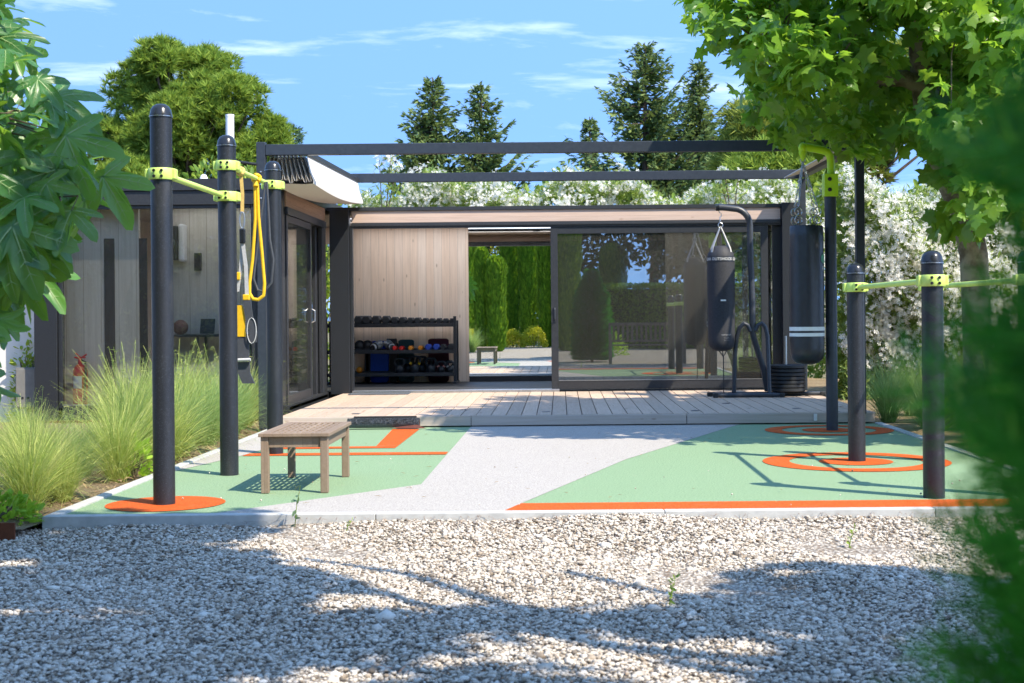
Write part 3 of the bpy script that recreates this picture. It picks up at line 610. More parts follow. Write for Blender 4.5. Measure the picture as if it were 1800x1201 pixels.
p = MB(); p.obox((-3.92, 15.8, .975), (.16, .015, .17), Matrix.Rotation(R(-18), 3, 'X')); single('tablet', p, RUBBER, (-3.92, 15.8, .885), 'black tablet propped up on the desk in the wing', 'tablet', bev=.004)

# fire extinguisher behind the left end of the wing glass
fe = thing('fire_extinguisher', (-5.13, 15.18, FZ), 'red fire extinguisher with white label standing behind the wing glass', 'fire extinguisher')
p = MB(); p.lathe([(.072, 0), (.078, .01), (.078, .36), (.070, .41), (.045, .445), (.024, .455), (.024, .475)], (-5.13, 15.18, FZ), 24); part('cylinder', p, M_RED, fe, smooth=True)
p = MB(); p.lathe([(.021, .47), (.021, .51), (.012, .52)], (-5.13, 15.18, FZ), 12); p.tube([(-5.19, 15.18, FZ+.53), (-5.13, 15.18, FZ+.515), (-5.06, 15.18, FZ+.56)], .010, 8); p.tube([(-5.18, 15.18, FZ+.575), (-5.13, 15.18, FZ+.53), (-5.07, 15.18, FZ+.525)], .008, 8); part('valve_lever', p, M_RED, fe, smooth=True)
p = MB(); p.tube([(-5.11, 15.17, FZ+.50), (-5.06, 15.14, FZ+.48), (-5.045, 15.11, FZ+.38), (-5.055, 15.10, FZ+.16), (-5.06, 15.10, FZ+.08)], [.010, .010, .010, .010, .016], 8); part('hose', p, RUBBER, fe, smooth=True)
s = MB(); vs = []
for i in range(9):
    a = R(-140+80*i/8); vs += [(-5.13+.0795*math.cos(a), 15.18+.0795*math.sin(a), FZ+.20), (-5.13+.0795*math.cos(a), 15.18+.0795*math.sin(a), FZ+.33)]
s.add(vs, [(2*i, 2*i+2, 2*i+3, 2*i+1) for i in range(8)]); part('paper_label', s, WHITEP, fe)

# ================================================================== DUMBBELL RACK AND WHAT STANDS ON IT
YR0, YR1 = 19.62, 20.08
rack = thing('dumbbell_rack', (-2.2, 19.85, FZ), 'black three tier steel rack against the timber wall', 'rack')
for z, nm in ((.945, 0), (.58, 0), (.265, 0)):
    p = MB(); p.box(-3.22, -1.47, YR0, YR1, z, z+.012); p.box(-3.22, -1.47, YR0-.006, YR0+.006, z-.03, z+.02); p.box(-3.22, -1.47, YR1-.006, YR1+.006, z-.02, z+.03); part('shelf', p, BLACK, rack, bev=.003)
for x in (-3.24, -1.46):
    for y, lean in ((YR0+.03, 0), (YR1-.03, 0)):
        p = MB(); p.box(x-.02, x+.02, y-.025, y+.025, FZ, 1.06 if y < 19.8 else 1.0); part('upright', p, BLACK, rack, bev=.003)
    p = MB(); p.box(x-.025, x+.025, YR0-.06, YR1+.03, FZ, FZ+.03); part('foot', p, BLACK, rack, bev=.004)
def hex_dumbbell(x, y, z, r, L, label, group, m=RUBBER, nm='dumbbell'):
    """axis along Y, hexagonal heads facing the door"""
    o = thing(nm, (x, y, z), label, 'dumbbell', group); zz = z+r*.866
    for s in (-1, 1):
        h = MB(); M = Matrix.Rotation(R(90), 3, 'X')
        h.lathe([(r*.82, -L*.17), (r, -L*.10), (r, L*.12), (r*.78, L*.17)], (x, y+s*L*.33, zz), 6, M=M); part('head', h, m, o, bev=.004)
    h = MB(); h.tube([(x, y-L*.2, zz), (x, y, zz), (x, y+L*.2, zz)], [.014, .017, .014], 10); part('handle', h, STEEL if m is RUBBER else m, o, smooth=True)
    return o
dx = [630.5, 644.5, 661.5, 678.7, 694, 708, 722, 734.5, 748, 760, 772, 783.5, 795]; dw = [16, 16, 16, 15.5, 13.5, 13, 12, 12, 11, 10.5, 10.5, 10, 10]
od = ['largest, at the left end', 'second from the left end', 'third from the left end', 'fourth from the left end', 'fifth from the left end', 'sixth from the left end', 'in the very middle', 'sixth from the right end', 'fifth from the right end', 'fourth from the right end', 'third from the right end', 'second from the right end', 'smallest, at the right end']
for a, b, q in zip(dx, dw, od):
    x = (a-985-1.0)*19.66/2500; r = b*19.66/2500*.55
    hex_dumbbell(x, 19.80, .957, r, .26+.4*(r-.045), 'black hex dumbbell on the top shelf, '+q+' of the row', 'hex dumbbells in a row on the top shelf')
def px(a): return (a-985-.6)*19.72/2500
Z2 = .592
for x, lb in ((px(631), 'black boxing bag at the left end of the middle shelf'), (px(645), 'round black head guard beside the silver gloves')):
    s = MB(); s.sphere((x, 19.8, Z2+.072), (.078, .09, .072), 18, 12); s.box(x-.05, x+.05, 19.70, 19.73, Z2+.002, Z2+.03); single('head_guard', s, RUBBER, (x, 19.8, Z2), lb, 'head guard', smooth=True)
def glove(x, flip, label):
    o = thing('boxing_glove', (x, 19.78, Z2), label, 'boxing glove', 'silver boxing gloves on the middle shelf'); s = MB()
    c = [(x-.055*flip, 19.70, Z2+.045), (x-.02*flip, 19.76, Z2+.065), (x+.02*flip, 19.84, Z2+.085), (x+.045*flip, 19.9, Z2+.075)]
    s.tube(c, [.044, .052, .062, .03], 16); part('mitt', s, M_SILVER, o, smooth=True)
    s = MB(); s.tube([(x+.01*flip, 19.72, Z2+.10), (x+.05*flip, 19.74, Z2+.11), (x+.07*flip, 19.79, Z2+.085)], [.018, .025, .015], 10); part('thumb', s, M_SILVER, o, smooth=True)
    s = MB(); s.tube([(x-.062*flip, 19.688, Z2+.043), (x-.054*flip, 19.70, Z2+.045)], [.034, .036], 16); part('cuff_opening', s, RUBBER, o)
    s = MB(); s.tube([(x-.045*flip, 19.715, Z2+.049), (x-.030*flip, 19.742, Z2+.058)], [.051, .0545], 16, caps=False); part('wrist_band', s, DARKSTEEL, o)
glove(px(663), 1, 'silver boxing glove beside the black head guard, cuff to the front'); glove(px(683), -1, 'silver boxing glove nearer the red dumbbells, cuff to the front')
s = MB(); s.box(px(677), px(693), 19.90, 20.04, Z2, Z2+.16); single('black_box', s, RUBBER, (px(685), 19.97, Z2), 'black box standing behind the silver boxing gloves', 'box', bev=.006)
for a, m, r, lb, g_ in ((694, M_RED, .034, 'small red dumbbell, left one of the red pair', 'red dumbbells'), (706, M_RED, .034, 'small red dumbbell, right one of the red pair', 'red dumbbells'),
                    (722, M_ORANGE, .036, 'small orange dumbbell, left one of the orange pair', 'orange dumbbells'), (739, M_ORANGE, .036, 'small orange dumbbell, right one of the orange pair', 'orange dumbbells'),
                    (753, M_BLUE, .048, 'blue dumbbell next to the orange ones', 'blue dumbbells'), (767, M_BLUE, .048, 'blue dumbbell next to the black ones', 'blue dumbbells'),
                    (779, RUBBER, .046, 'black dumbbell between the blue dumbbell and the end one', 'black dumbbells on the middle shelf'), (793, RUBBER, .05, 'round black dumbbell at the right end of the middle shelf', 'black dumbbells on the middle shelf')):
    o = hex_dumbbell(px(a), 19.78, Z2, r, .22, lb, g_+' on the middle shelf' if 'shelf' not in g_ else g_, m)
    if m is M_BLUE:
        s = MB(); v_, f_ = text_geo('2', .05); s.add([(px(a)+x-.002, 19.695, Z2+.025+y) for x, y, _ in v_], f_); part('numeral', s, WHITEP, o)
Z3 = .277
def kettlebell(x, y, z, r, label, acc=None):
    o = thing('kettlebell', (x, y, z), label, 'kettlebell', 'kettlebells on the bottom shelf'); s = MB()
    s.lathe([(r*.62, 0), (r*.86, r*.25), (r, r*.8), (r*.92, r*1.3), (r*.6, r*1.72), (r*.2, r*1.86), (.001, r*1.88)], (x, y, z), 22); part('bell', s, M_KB, o, smooth=True)
    w = r*1.0; h = []; h.append((x-r*.62, y, z+r*1.45)); h.append((x-w*1.02, y, z+r*2.1)); h.append((x-w*.98, y, z+r*2.65)); h.append((x-w*.7, y, z+r*3.0)); h.append((x, y, z+r*3.08)); h += [(2*x-q[0], q[1], q[2]) for q in h[3::-1]]
    s = MB(); s.tube(h, .0165, 10); part('handle', s, M_KB, o, smooth=True)
    if acc:
        for s_ in (-1, 1):
            s = MB(); s.tube([(x+s_*r*.70, y-.002, z+r*1.62), (x+s_*r*.93, y-.002, z+r*1.95)], [.0195, .0195], 10); part('colour_band', s, acc, o)
for a, r, lb, acc in ((702, .066, 'plain black kettlebell, first from the blue mat', None), (729, .074, 'large black kettlebell with yellow bands on its handle', M_YELLOW), (757, .066, 'wide black kettlebell between the yellow banded and the pink banded one', None), (775, .050, 'black kettlebell with pink bands on its handle', colmat('pink_band', (.7, .3, .25))), (791, .048, 'smallest black kettlebell at the right end with pale bands', M_WEB)):
    kettlebell(px(a), 19.74, Z3, r, lb, acc)
for a, r, lb in ((713, .066, 'black kettlebell behind the first plain one'), (737, .07, 'black kettlebell behind the yellow banded one'), (747, .06, 'black kettlebell behind the wide one, to its left'), (786, .05, 'black kettlebell behind the two smallest ones')):
    kettlebell(px(a)+.01, 19.95, Z3, r, lb)
s = MB(); s.sphere((px(630), 19.8, Z3+.045), .045); single('orange_ball', s, M_ORANGE, (px(631), 19.8, Z3), 'small orange ball at the left end of the bottom shelf', 'ball', smooth=True)
def slab(x0, x1, z0, z1, y, th, lean, m, nm, lb):
    """thick mat with rounded corners standing on the floor, leaning back on the wall"""
    s = MB(); r = .05; o_ = []
    for cx, cz, a0 in ((x1-r, z0+r, -90), (x1-r, z1-r*.6, 0), (x0+r, z1-r*.6, 90), (x0+r, z0+r, 180)):
        for i in range(6): a = R(a0+18*i); o_.append((cx+r*math.cos(a), cz+(r if a0 in (-90, 180) else r*.6)*math.sin(a)))
    n = len(o_); v = [(x, y+(z-z0)*lean, z) for x, z in o_]+[(x, y+th+(z-z0)*lean, z) for x, z in o_]
    s.add(v, [tuple(range(n)), tuple(range(n, 2*n))[::-1]]+[(i, n+i, n+(i+1) % n, (i+1) % n) for i in range(n)])
    single(nm, s, m, ((x0+x1)/2, y, z0), lb, 'mat', bev=.006, smooth=True)
slab(px(644.5), px(677), FZ, .72, 20.10, .05, .0, M_MATBLUE, 'exercise_mat', 'thick bright blue exercise mat standing behind the rack')
slab(px(678), px(694), FZ, .70, 20.10, .05, .0, RUBBER, 'exercise_mat', 'narrow black mat standing between the blue and the teal mat')
slab(px(694.8), px(722.5), FZ, .735, 20.10, .05, .0, M_TEAL, 'exercise_mat', 'dark teal exercise mat standing behind the orange dumbbells')
slab(px(748), px(785), FZ, .745, 20.10, .05, .0, M_MAROON, 'exercise_mat', 'maroon exercise mat standing behind the blue dumbbells')
slab(px(634), px(644), FZ, .62, 20.10, .05, .0, RUBBER, 'exercise_mat', 'black mat standing at the left of the blue mat')

# ================================================================== PERGOLA WITH FOLDED AWNING
PY0, PY1 = 13.56, 17.82
perg = thing('pergola', (0, 15.6, 0), 'charcoal steel pergola frame over the deck with bunched white awning', 'pergola')
p = MB(); p.box(-2.79, 2.82, PY0-.04, PY0+.04, 2.610, 2.712); part('front_beam', p, BEAM, perg, bev=.004)
p = MB(); p.box(-2.84, 3.04, PY1-.04, PY1+.04, 2.745, 2.855); part('rear_beam', p, BEAM, perg, bev=.004)
for x, y, z0, z1, w in ((-2.835, PY0, .0, 2.735, .042), (2.862, PY0, .10, 2.735, .04), (3.045, PY1, .1, 2.745, .038), (-2.80, PY1, 2.545, 2.745, .038)):
    p = MB(); p.box(x-w, x+w, y-w, y+w, z0, z1); q = part('post', p, BEAM, perg, bev=.004)
    if y == PY0 and x < 0:
        for zz in (2.45, 2.33, 2.2): s = MB(); s.lathe([(.009, 0), (.009, .006), (.001, .009)], (x, y-w-.0, zz), 8, M=Matrix.Rotation(R(90), 3, 'X')); part('bolt', s, STEEL, q)
for nm, xa, xb, m in (('left_rail', -2.76, -2.80, BEAM), ('right_rail', 2.862, 3.045, BEAM)):
    p = MB(); ya, yb = PY0+.042, PY1-.042; w = .045
    p.add([(xa-w, ya, 2.62), (xa+w, ya, 2.62), (xa+w, ya, 2.70), (xa-w, ya, 2.70), (xb-w, yb, 2.755), (xb+w, yb, 2.755), (xb+w, yb, 2.845), (xb-w, yb, 2.845)], [(3, 2, 1, 0), (4, 5, 6, 7), (0, 1, 5, 4), (1, 2, 6, 5), (2, 3, 7, 6), (3, 0, 4, 7)])
    part('side_rail', p, m, perg)
# gutter-like pale rail on the right side
p = MB(); p.add([(2.60, PY0+.1, 2.60), (2.81, PY0+.1, 2.66), (2.81, PY0+.1, 2.67), (2.60, PY0+.1, 2.61), (2.80, PY1-.1, 2.742), (2.99, PY1-.1, 2.79), (2.99, PY1-.1, 2.80), (2.80, PY1-.1, 2.752)], [(0, 1, 5, 4), (3, 7, 6, 2), (0, 3, 2, 1), (4, 5, 6, 7), (0, 4, 7, 3), (1, 2, 6, 5)]); part('awning_edge', p, FABRIC, perg)
# folded awning: pleats hang from slats, running front to back
NP = 9; ny = 14; prof = []
for i in range(NP):
    x0 = .035+i*.036
    sk = .010*i
    dpt = .235+.02*math.sin(i*1.9)
    for q in range(9):
        a = q/8; 
        prof.append((x0+.012*math.sin(PI*a*1)*0+ sk*a - .010*math.sin(PI*a), -dpt*a))
    for q in range(5):
        a = PI+PI*q/4; prof.append((x0+.011+sk+.011*math.cos(a), -dpt+.011*math.sin(a)))
    for q in range(9):
        a = 1-q/8; prof.append((x0+.022+sk*a+.010*math.sin(PI*a), -dpt*a))
aw = MB(); m_ = len(prof)
for j in range(ny+1):
    t = j/ny; y = PY0+.055+(PY1-PY0-.11)*t; xo = -2.80-.10*t; zt = 2.615+.13*t-.012*math.sin(PI*t)
    sag = 1-.22*math.sin(PI*t)
    for x, z in prof: aw.v.append((xo+x, y, zt+z*sag))
for j in range(ny):
    for i in range(m_-1): a = j*m_+i; aw.f.append((a, a+1, a+m_+1, a+m_)); aw.m.append(0)
part('awning_cloth', aw, [FABRIC], perg, smooth=True)
# last panel: the broad valance that faces the deck
aw = MB(); pv = [(.385, .0), (.398, -.08), (.415, -.16), (.45, -.245), (.445, -.27), (.36, -.275), (.20, -.27), (.05, -.265)]; m_ = len(pv)
for j in range(ny+1):
    t = j/ny; y = PY0+.055+(PY1-PY0-.11)*t; xo = -2.80-.10*t; zt = 2.615+.13*t; sag = 1+.18*math.sin(PI*t)
    for x, z in pv: aw.v.append((xo+x-.06*(-z/.27)*0, y, zt+z*sag))
for j in range(ny):
    for i in range(m_-1): a = j*m_+i; aw.f.append((a, a+m_, a+m_+1, a+1)); aw.m.append(0)
part('awning_valance', aw, [FABRIC], perg, smooth=True)
for i in range(NP):
    s = MB(); x0 = .046+i*.036; y0, y1 = PY0+.05, PY1-.05
    s.tube([(-2.80+x0, y0, 2.600), (-2.80+x0-.10, y1, 2.73)], .008, 8); part('slat_rod', s, STEEL, perg)
s = MB(); s.add([(-2.44, PY0+.05, 2.615), (-2.40, PY0+.05, 2.615), (-2.40, PY0+.05, 2.665), (-2.44, PY0+.05, 2.665), (-2.54, PY1-.05, 2.745), (-2.50, PY1-.05, 2.745), (-2.50, PY1-.05, 2.795), (-2.54, PY1-.05, 2.795)], [(3, 2, 1, 0), (4, 5, 6, 7), (0, 1, 5, 4), (1, 2, 6, 5), (2, 3, 7, 6), (3, 0, 4, 7)]); part('pull_bar', s, FRAME, perg, bev=.003)
s = MB(); s.tube([(-2.87, 13.5, 2.52), (-3.06, 13.52, 2.55), (-3.16, 13.6, 2.6), (-3.25, 13.9, 2.6)], .014, 8); part('drain_hose', s, RUBBER, perg, smooth=True)

# flue on the wing roof
fl = thing('vent_pipe', (-3.93, 17, 2.535), 'white vent pipe rising from the wing roof behind the second post', 'pipe')
s = MB(); s.lathe([(.05, 0), (.05, .93), (.052, .93), (.052, .96), (.001, .962)], (-3.93, 17, 2.535), 16); part('pipe', s, WHITEP, fl, smooth=True)
s = MB(); s.lathe([(.11, 0), (.10, .01), (.055, .05)], (-3.93, 17, 2.535), 16); part('collar', s, DARKSTEEL, fl, smooth=True)
s = MB(); s.box(-4.04, -3.98, 16.0, 16.1, 2.535, 2.60); s.lathe([(.035, 2.6), (.05, 2.63), (.03, 2.68), (.001, 2.69)], (-4.01, 16.05, 0), 12); single('roof_vent', s, WHITEP, (-4.01, 16.05, 2.535), 'small white roof vent on the wing roof edge', 'vent')

# ================================================================== OUTDOOR EXERCISE POSTS
def station_post(root, x, y, h, r=.0615):
    s = MB(); s.lathe([(r, -.05), (r, h-.075)], (x, y, 0), 36, caps=False); p = part('post', s, POST, root, smooth=True)
    s = MB(); s.lathe([(r+.003, h-.082), (r+.003, h-.066), (r, h-.058), (r*.93, h-.035), (r*.72, h-.014), (r*.40, h-.003), (.001, h)], (x, y, 0), 36); c = part('cap', s, CAP, p, smooth=True)
    s = MB(); s.tube([(x+(r+.003)*math.cos(a), y+(r+.003)*math.sin(a), h-.074) for a in np.linspace(0, 2*PI, 30)[:-1]], .0025, 5, closed=True); part('cap_seam', s, STEEL, p)
def clamp(root, x, y, z, dy, h=.066, r=.0615):
    """lime collar round a post, its bolted lug turned along the bar (dy = +1 / -1)"""
    s = MB(); n = 28; ro, ri = r+.014, r+.001
    s.lathe([(ri, -h/2), (ro-.003, -h/2), (ro, -h/2+.004), (ro, h/2-.004), (ro-.003, h/2), (ri, h/2)], (x, y, z), n, caps=False)
    c = part('clamp', s, LIME, root, smooth=True)
    s = MB(); s.box(x-.035, x+.035, y+dy*(ro-.006) if dy > 0 else y-ro-.055, y+ro+.055 if dy > 0 else y-ro+.006, z-h*.46, z+h*.46); part('lug', s, LIME, c, bev=.008)
    for sx in (-1, 1):
        s = MB(); s.box(x+sx*ro-.012, x+sx*ro+.012, y-.03, y+.03, z-h*.46, z+h*.46); part('ear', s, LIME, c, bev=.006)
        for zz in (-.016, .016):
            s = MB(); s.lathe([(.009, 0), (.009, .003), (.001, .0035)], (x+sx*.022, y-ro-.002 if dy > 0 else y-ro-.057, z+zz), 12, M=Matrix.Rotation(R(90), 3, 'X')); part('bolt', s, CAP, c)
    return c
def hbar(root, x, y0, y1, z, r=.0175):
    s = MB(); s.tube([(x, y0, z), (x, y0+.02, z), (x, y1-.02, z), (x, y1, z)], r, 16); return part('bar', s, LIME, root, smooth=True)
pull = thing('pull_up_station', (-2.26, 9.66, 0), 'three tall dark speckled posts joined by lime green pull-up bars', 'exercise station')
PX = ((-2.283, 8.165, 2.30), (-2.258, 9.665, 2.31), (-2.238, 11.12, 2.29))
for x, y, h in PX: station_post(pull, x, y, h)
clamp(pull, -2.283, 8.165, 1.895, 1); clamp(pull, -2.258, 9.665, 1.89, -1); hbar(pull, -2.27, 8.24, 9.59, 1.893)
clamp(pull, -2.258, 9.665, 2.10, 1); clamp(pull, -2.238, 11.12, 2.10, -1); hbar(pull, -2.248, 9.74, 11.045, 2.10)
dip = thing('dip_station', (2.4, 9.2, 0), 'four chest high dark posts carrying two parallel lime green dip bars', 'exercise station')
for x, y in ((2.115, 10.185), (2.135, 8.16), (2.655, 10.19), (2.69, 8.165)): station_post(dip, x, y, 1.42)
for xa in (2.125, 2.67):
    x2 = 2.115 if xa < 2.4 else 2.655; x1 = 2.135 if xa < 2.4 else 2.69
    clamp(dip, x2, 10.185, 1.245, -1); clamp(dip, x1, 8.16, 1.245, 1); hbar(dip, xa, 8.235, 10.11, 1.245)

# suspension trainer hanging from the far pull-up bar
tx, ty, tz = -2.249, 10.03, 2.10
trx = thing('suspension_trainer', (tx, ty, tz), 'grey and yellow suspension trainer straps hanging from the far pull-up bar', 'straps')
def strap(nm, pts, w, m, par=trx, th=.004):
    s = MB()
    for (a, b) in zip(pts[:-1], pts[1:]):
        a, b = Vector(a), Vector(b); s.add([a+Vector((-w/2, -th/2, 0)), a+Vector((w/2, -th/2, 0)), b+Vector((w/2, -th/2, 0)), b+Vector((-w/2, -th/2, 0)), a+Vector((-w/2, th/2, 0)), a+Vector((w/2, th/2, 0)), b+Vector((w/2, th/2, 0)), b+Vector((-w/2, th/2, 0))], [(0, 1, 2, 3), (7, 6, 5, 4), (0, 4, 5, 1), (1, 5, 6, 2), (2, 6, 7, 3), (3, 7, 4, 0)])
    return part(nm, s, m, par)
M_TAN = colmat('tan_webbing', (.66, .46, .14), .7)
s = MB(); s.tube([(tx+.024*math.cos(a), ty+.012*math.sin(2*a), tz+.024*math.sin(a)) for a in np.linspace(0, 2*PI, 17)[:-1]], .012, 8, closed=True); part('anchor_wrap', s, M_TAN, trx, smooth=True)
strap('anchor_strap', [(tx+.005, ty, tz-.02), (tx+.015, ty, tz-.16), (tx+.012, ty, tz-.285)], .024, M_TAN)
s = MB(); s.tube([(tx+.012+.017*math.cos(a), ty, tz-.345+.058*math.sin(a)) for a in np.linspace(0, 2*PI, 21)[:-1]], .0055, 8, closed=True); part('carabiner', s, STEEL, trx, smooth=True)
s = MB(); s.box(tx-.008, tx+.032, ty-.015, ty+.015, tz-.51, tz-.405); part('buckle', s, CAP, trx, bev=.008)
strap('main_strap', [(tx+.015, ty, tz-.51), (tx+.035, ty, tz-.75), (tx+.04, ty, tz-1.06)], .026, M_WEB)
strap('main_strap', [(tx+.005, ty+.02, tz-.51), (tx-.01, ty+.02, tz-.8), (tx-.03, ty+.02, tz-1.0)], .022, M_WEB)
s = MB(); s.box(tx-.05, tx-.01, ty-.0, ty+.04, tz-.88, tz-.80); part('cam_buckle', s, M_YELLOW, trx, bev=.006)
s = MB(); s.box(tx+.012, tx+.06, ty-.018, ty+.018, tz-1.09, tz-1.03); part('cam_buckle', s, M_YELLOW, trx, bev=.006)
strap('webbing_pad', [(tx+.04, ty-.01, tz-1.09), (tx+.055, ty-.01, tz-1.25), (tx+.085, ty-.01, tz-1.42), (tx+.08, ty-.01, tz-1.52)], .055, M_DKGREY, th=.014)
strap('webbing_pad', [(tx-.03, ty, tz-1.14), (tx-.012, ty, tz-1.24), (tx-.01, ty, tz-1.46)], .075, M_YELLOW, th=.012)
s = MB(); s.tube([(tx+.075+.032*math.cos(a), ty-.02, tz-1.40+.13*math.sin(a)) for a in np.linspace(0, 2*PI, 21)[:-1]], .004, 6, closed=True); part('foot_loop', s, M_WEB, trx, smooth=True)
strap('foot_cradle', [(tx-.0, ty+.01, tz-1.47), (tx-.0, ty+.01, tz-1.68)], .10, M_DKGREY, th=.02)
s = MB(); s.tube([(tx-.05, ty-.02, tz-1.70), (tx+.065, ty-.02, tz-1.695)], .017, 12); part('foam_grip', s, M_WEB, trx, smooth=True)
strap('foot_cradle', [(tx+.01, ty+.01, tz-1.72), (tx+.015, ty+.01, tz-1.84), (tx+.045, ty+.01, tz-1.94)], .085, M_DKGREY, th=.02)
for ch in trx.children:
    for vv_ in ch.data.vertices:
        if vv_.co.z < -.51: vv_.co.z = -.51+(vv_.co.z+.51)*.69
# yellow resistance band looped over the bar
bx, by = -2.247, 10.56
band = thing('resistance_band', (bx, by, 2.10), 'yellow rubber resistance band looped over the far pull-up bar', 'exercise band')
s = MB(); P_ = [(bx-.012, by, 2.06), (bx-.012, by, 1.80), (bx-.035, by, 1.50), (bx-.058, by, 1.33), (bx-.060, by, 1.25), (bx-.035, by, 1.205), (bx+.005, by, 1.20), (bx+.045, by, 1.23), (bx+.052, by, 1.32), (bx+.035, by, 1.55), (bx+.012, by, 1.82), (bx+.006, by, 2.06)]
cat = []
for i in range(len(P_)-1):
    for q in range(4): cat.append(tuple(Vector(P_[max(i-1, 0)])*0+Vector(P_[i]).lerp(Vector(P_[i+1]), q/4)))
s.tube(cat+[P_[-1]], .0125, 9); part('loop', s, M_YELLOW, band, smooth=True)
s = MB(); s.tube([(bx+.026*math.cos(a), by+.016*math.sin(3*a), 2.10+.027*math.sin(a)) for a in np.linspace(0, 2*PI, 25)[:-1]], .013, 9, closed=True); s.tube([(bx-.005, by-.01, 2.075), (bx-.003, by-.02, 2.04)], .021, 9); part('knot', s, M_YELLOW, band, smooth=True)
s = MB(); P_ = [(bx+.055, by+.10, 2.085), (bx+.065, by+.10, 1.9), (bx+.075, by+.10, 1.65), (bx+.10, by+.10, 1.5), (bx+.085, by+.10, 1.33), (bx+.03, by+.10, 1.26), (bx-.02, by+.10, 1.275), (bx-.05, by+.10, 1.36), (bx-.02, by+.10, 1.6), (bx+.045, by+.10, 2.08)]
o = single('resistance_tube', s.tube(P_, .009, 8), M_DKGREY, (bx+.05, by+.1, 2.09), 'thin grey resistance tube hanging beside the yellow band', 'exercise band', smooth=True)

# ================================================================== TEAK TABLE
tb = thing('side_table', (-1.63, 9.05, 0), 'small weathered teak side table with slatted top on the court', 'table')
TX0, TX1, TY0, TY1, TH = -1.835, -1.405, 8.60, 9.52, .366
p = MB(); p.box(TX0, TX1, TY0, TY0+.075, TH-.022, TH); p.box(TX0, TX1, TY1-.075, TY1, TH-.022, TH); p.box(TX0, TX0+.062, TY0+.0755, TY1-.0755, TH-.022, TH); p.box(TX1-.062, TX1, TY0+.0755, TY1-.0755, TH-.022, TH)
nx_ = 8
for i in range(nx_):
    x = TX0+.064+(TX1-TX0-.128)*(i+.5)/nx_; p.box(x-.0105, x+.0105, TY0+.0755, TY1-.0755, TH-.014, TH-.002)
for j in range(1, 6):
    y = TY0+.075+(TY1-TY0-.15)*j/6; p.box(TX0+.0625, TX1-.0625, y-.024, y+.024, TH-.0150, TH-.0045)
part('table_top', p, TEAK, tb, bev=.003)
for x in (TX0+.012, TX1-.012-.046):
    for y in (TY0+.015, TY1-.015-.046): p = MB(); p.box(x, x+.046, y, y+.046, 0.002, TH-.0225); part('leg', p, TEAK, tb, bev=.003)
p = MB(); p.box(TX0+.059, TX1-.059, TY0+.028, TY0+.046, TH-.088, TH-.0235); p.box(TX0+.059, TX1-.059, TY1-.046, TY1-.028, TH-.088, TH-.0235)
p.box(TX0+.026, TX0+.044, TY0+.062, TY1-.062, TH-.088, TH-.0235); p.box(TX1-.044, TX1-.026, TY0+.062, TY1-.062, TH-.088, TH-.0235); part('apron', p, TEAK, tb, bev=.002)

# ================================================================== PUNCHING BAGS
def torus_link(mb, c, L, w, r, M, n=10):
    pts = []
    for i in range(n):
        a = 2*PI*i/n; q = Vector((w*math.cos(a), 0, L*math.sin(a))); pts.append(Vector(c)+M @ q)
    mb.tube(pts, r, 6, closed=True)
def chain(mb, a, b, n, L=None, r=.0032):
    a, b = Vector(a), Vector(b); d = (b-a); L = d.length/n*.66; q = d.to_track_quat('Z', 'Y').to_matrix()
    for i in range(n): torus_link(mb, a+d*((i+.5)/n), L, L*.48, r, q @ Matrix.Rotation(R(90)*(i % 2)+R(20), 3, 'Z'))
lp = thing('bag_post', (2.446, 12.84, 0), 'tall black post topped by a lime green bracket arm', 'post')
s = MB(); s.lathe([(.053, -.05), (.053, 2.14)], (2.446, 12.84, 0), 28); part('post', s, BEAM, lp, smooth=True)
s = MB(); s.box(2.383, 2.509, 12.775, 12.905, 2.11, 2.315); cl = part('clamp', s, LIME2, lp, bev=.006)
for zz in (2.17, 2.265): s = MB(); s.lathe([(.0, .0), (.018, .0), (.018, .006), (.012, .009), (.001, .009)], (2.43, 12.774, zz), 14, M=Matrix.Rotation(R(90), 3, 'X')); part('bolt', s, CAP, cl, smooth=True)
s = MB(); s.tube([(2.455, 12.84, 2.30), (2.455, 12.84, 2.42), (2.448, 12.84, 2.475), (2.42, 12.83, 2.515), (2.37, 12.82, 2.53), (2.28, 12.80, 2.545), (2.21, 12.78, 2.555)], .036, 16); part('arm', s, LIME2, lp, smooth=True)
s = MB(); s.sphere((2.19, 12.775, 2.545), (.042, .042, .05), 16, 10); s.lathe([(.030, .03), (.038, .0), (.02, -.05), (.012, -.075)], (2.19, 12.775, 2.505), 14); part('arm_tip', s, LIME2, lp, smooth=True)
Bx, By = 2.215, 12.775
bag = thing('punching_bag', (Bx, By, .6), 'large glossy black punching bag with white bands hung on chains', 'punching bag')
prof = [(.001, .60), (.05, .602), (.105, .62), (.140, .655), (.153, .70), (.155, .80), (.156, 1.2), (.154, 1.55), (.151, 1.75), (.147, 1.835), (.14, 1.846), (.11, 1.838), (.001, 1.832)]
s = MB(); n = 48; fine = []
for (r0, z0), (r1, z1) in zip(prof[:-1], prof[1:]):
    q = max(1, int(abs(z1-z0)/.05)); fine += [(r0+(r1-r0)*i/q, z0+(z1-z0)*i/q) for i in range(q)]
fine.append(prof[-1]); s.lathe(fine, (Bx, By, 0), n)
s.v = [(Bx+(x-Bx)*(1+.016*math.sin(9*math.atan2(y-By, x-Bx)+z*2.2)*max(0, (z-1.2)/.6)), By+(y-By)*(1+.016*math.sin(9*math.atan2(y-By, x-Bx)+z*2.2)*max(0, (z-1.2)/.6)), z) for x, y, z in s.v]
part('body', s, VINYL, bag, smooth=True)
for za, zb in ((.905, .94), (.855, .885)): s = MB(); s.lathe([(.1575, za), (.1575, zb)], (Bx, By, 0), 48, caps=False); part('band', s, WHITEP, bag, smooth=True)
s = MB(); wrap_text(s, 'FIG', .055, (Bx, By), .1572, R(-24), 1.44); part('lettering', s, WHITEP, bag)
s = MB(); vs = []
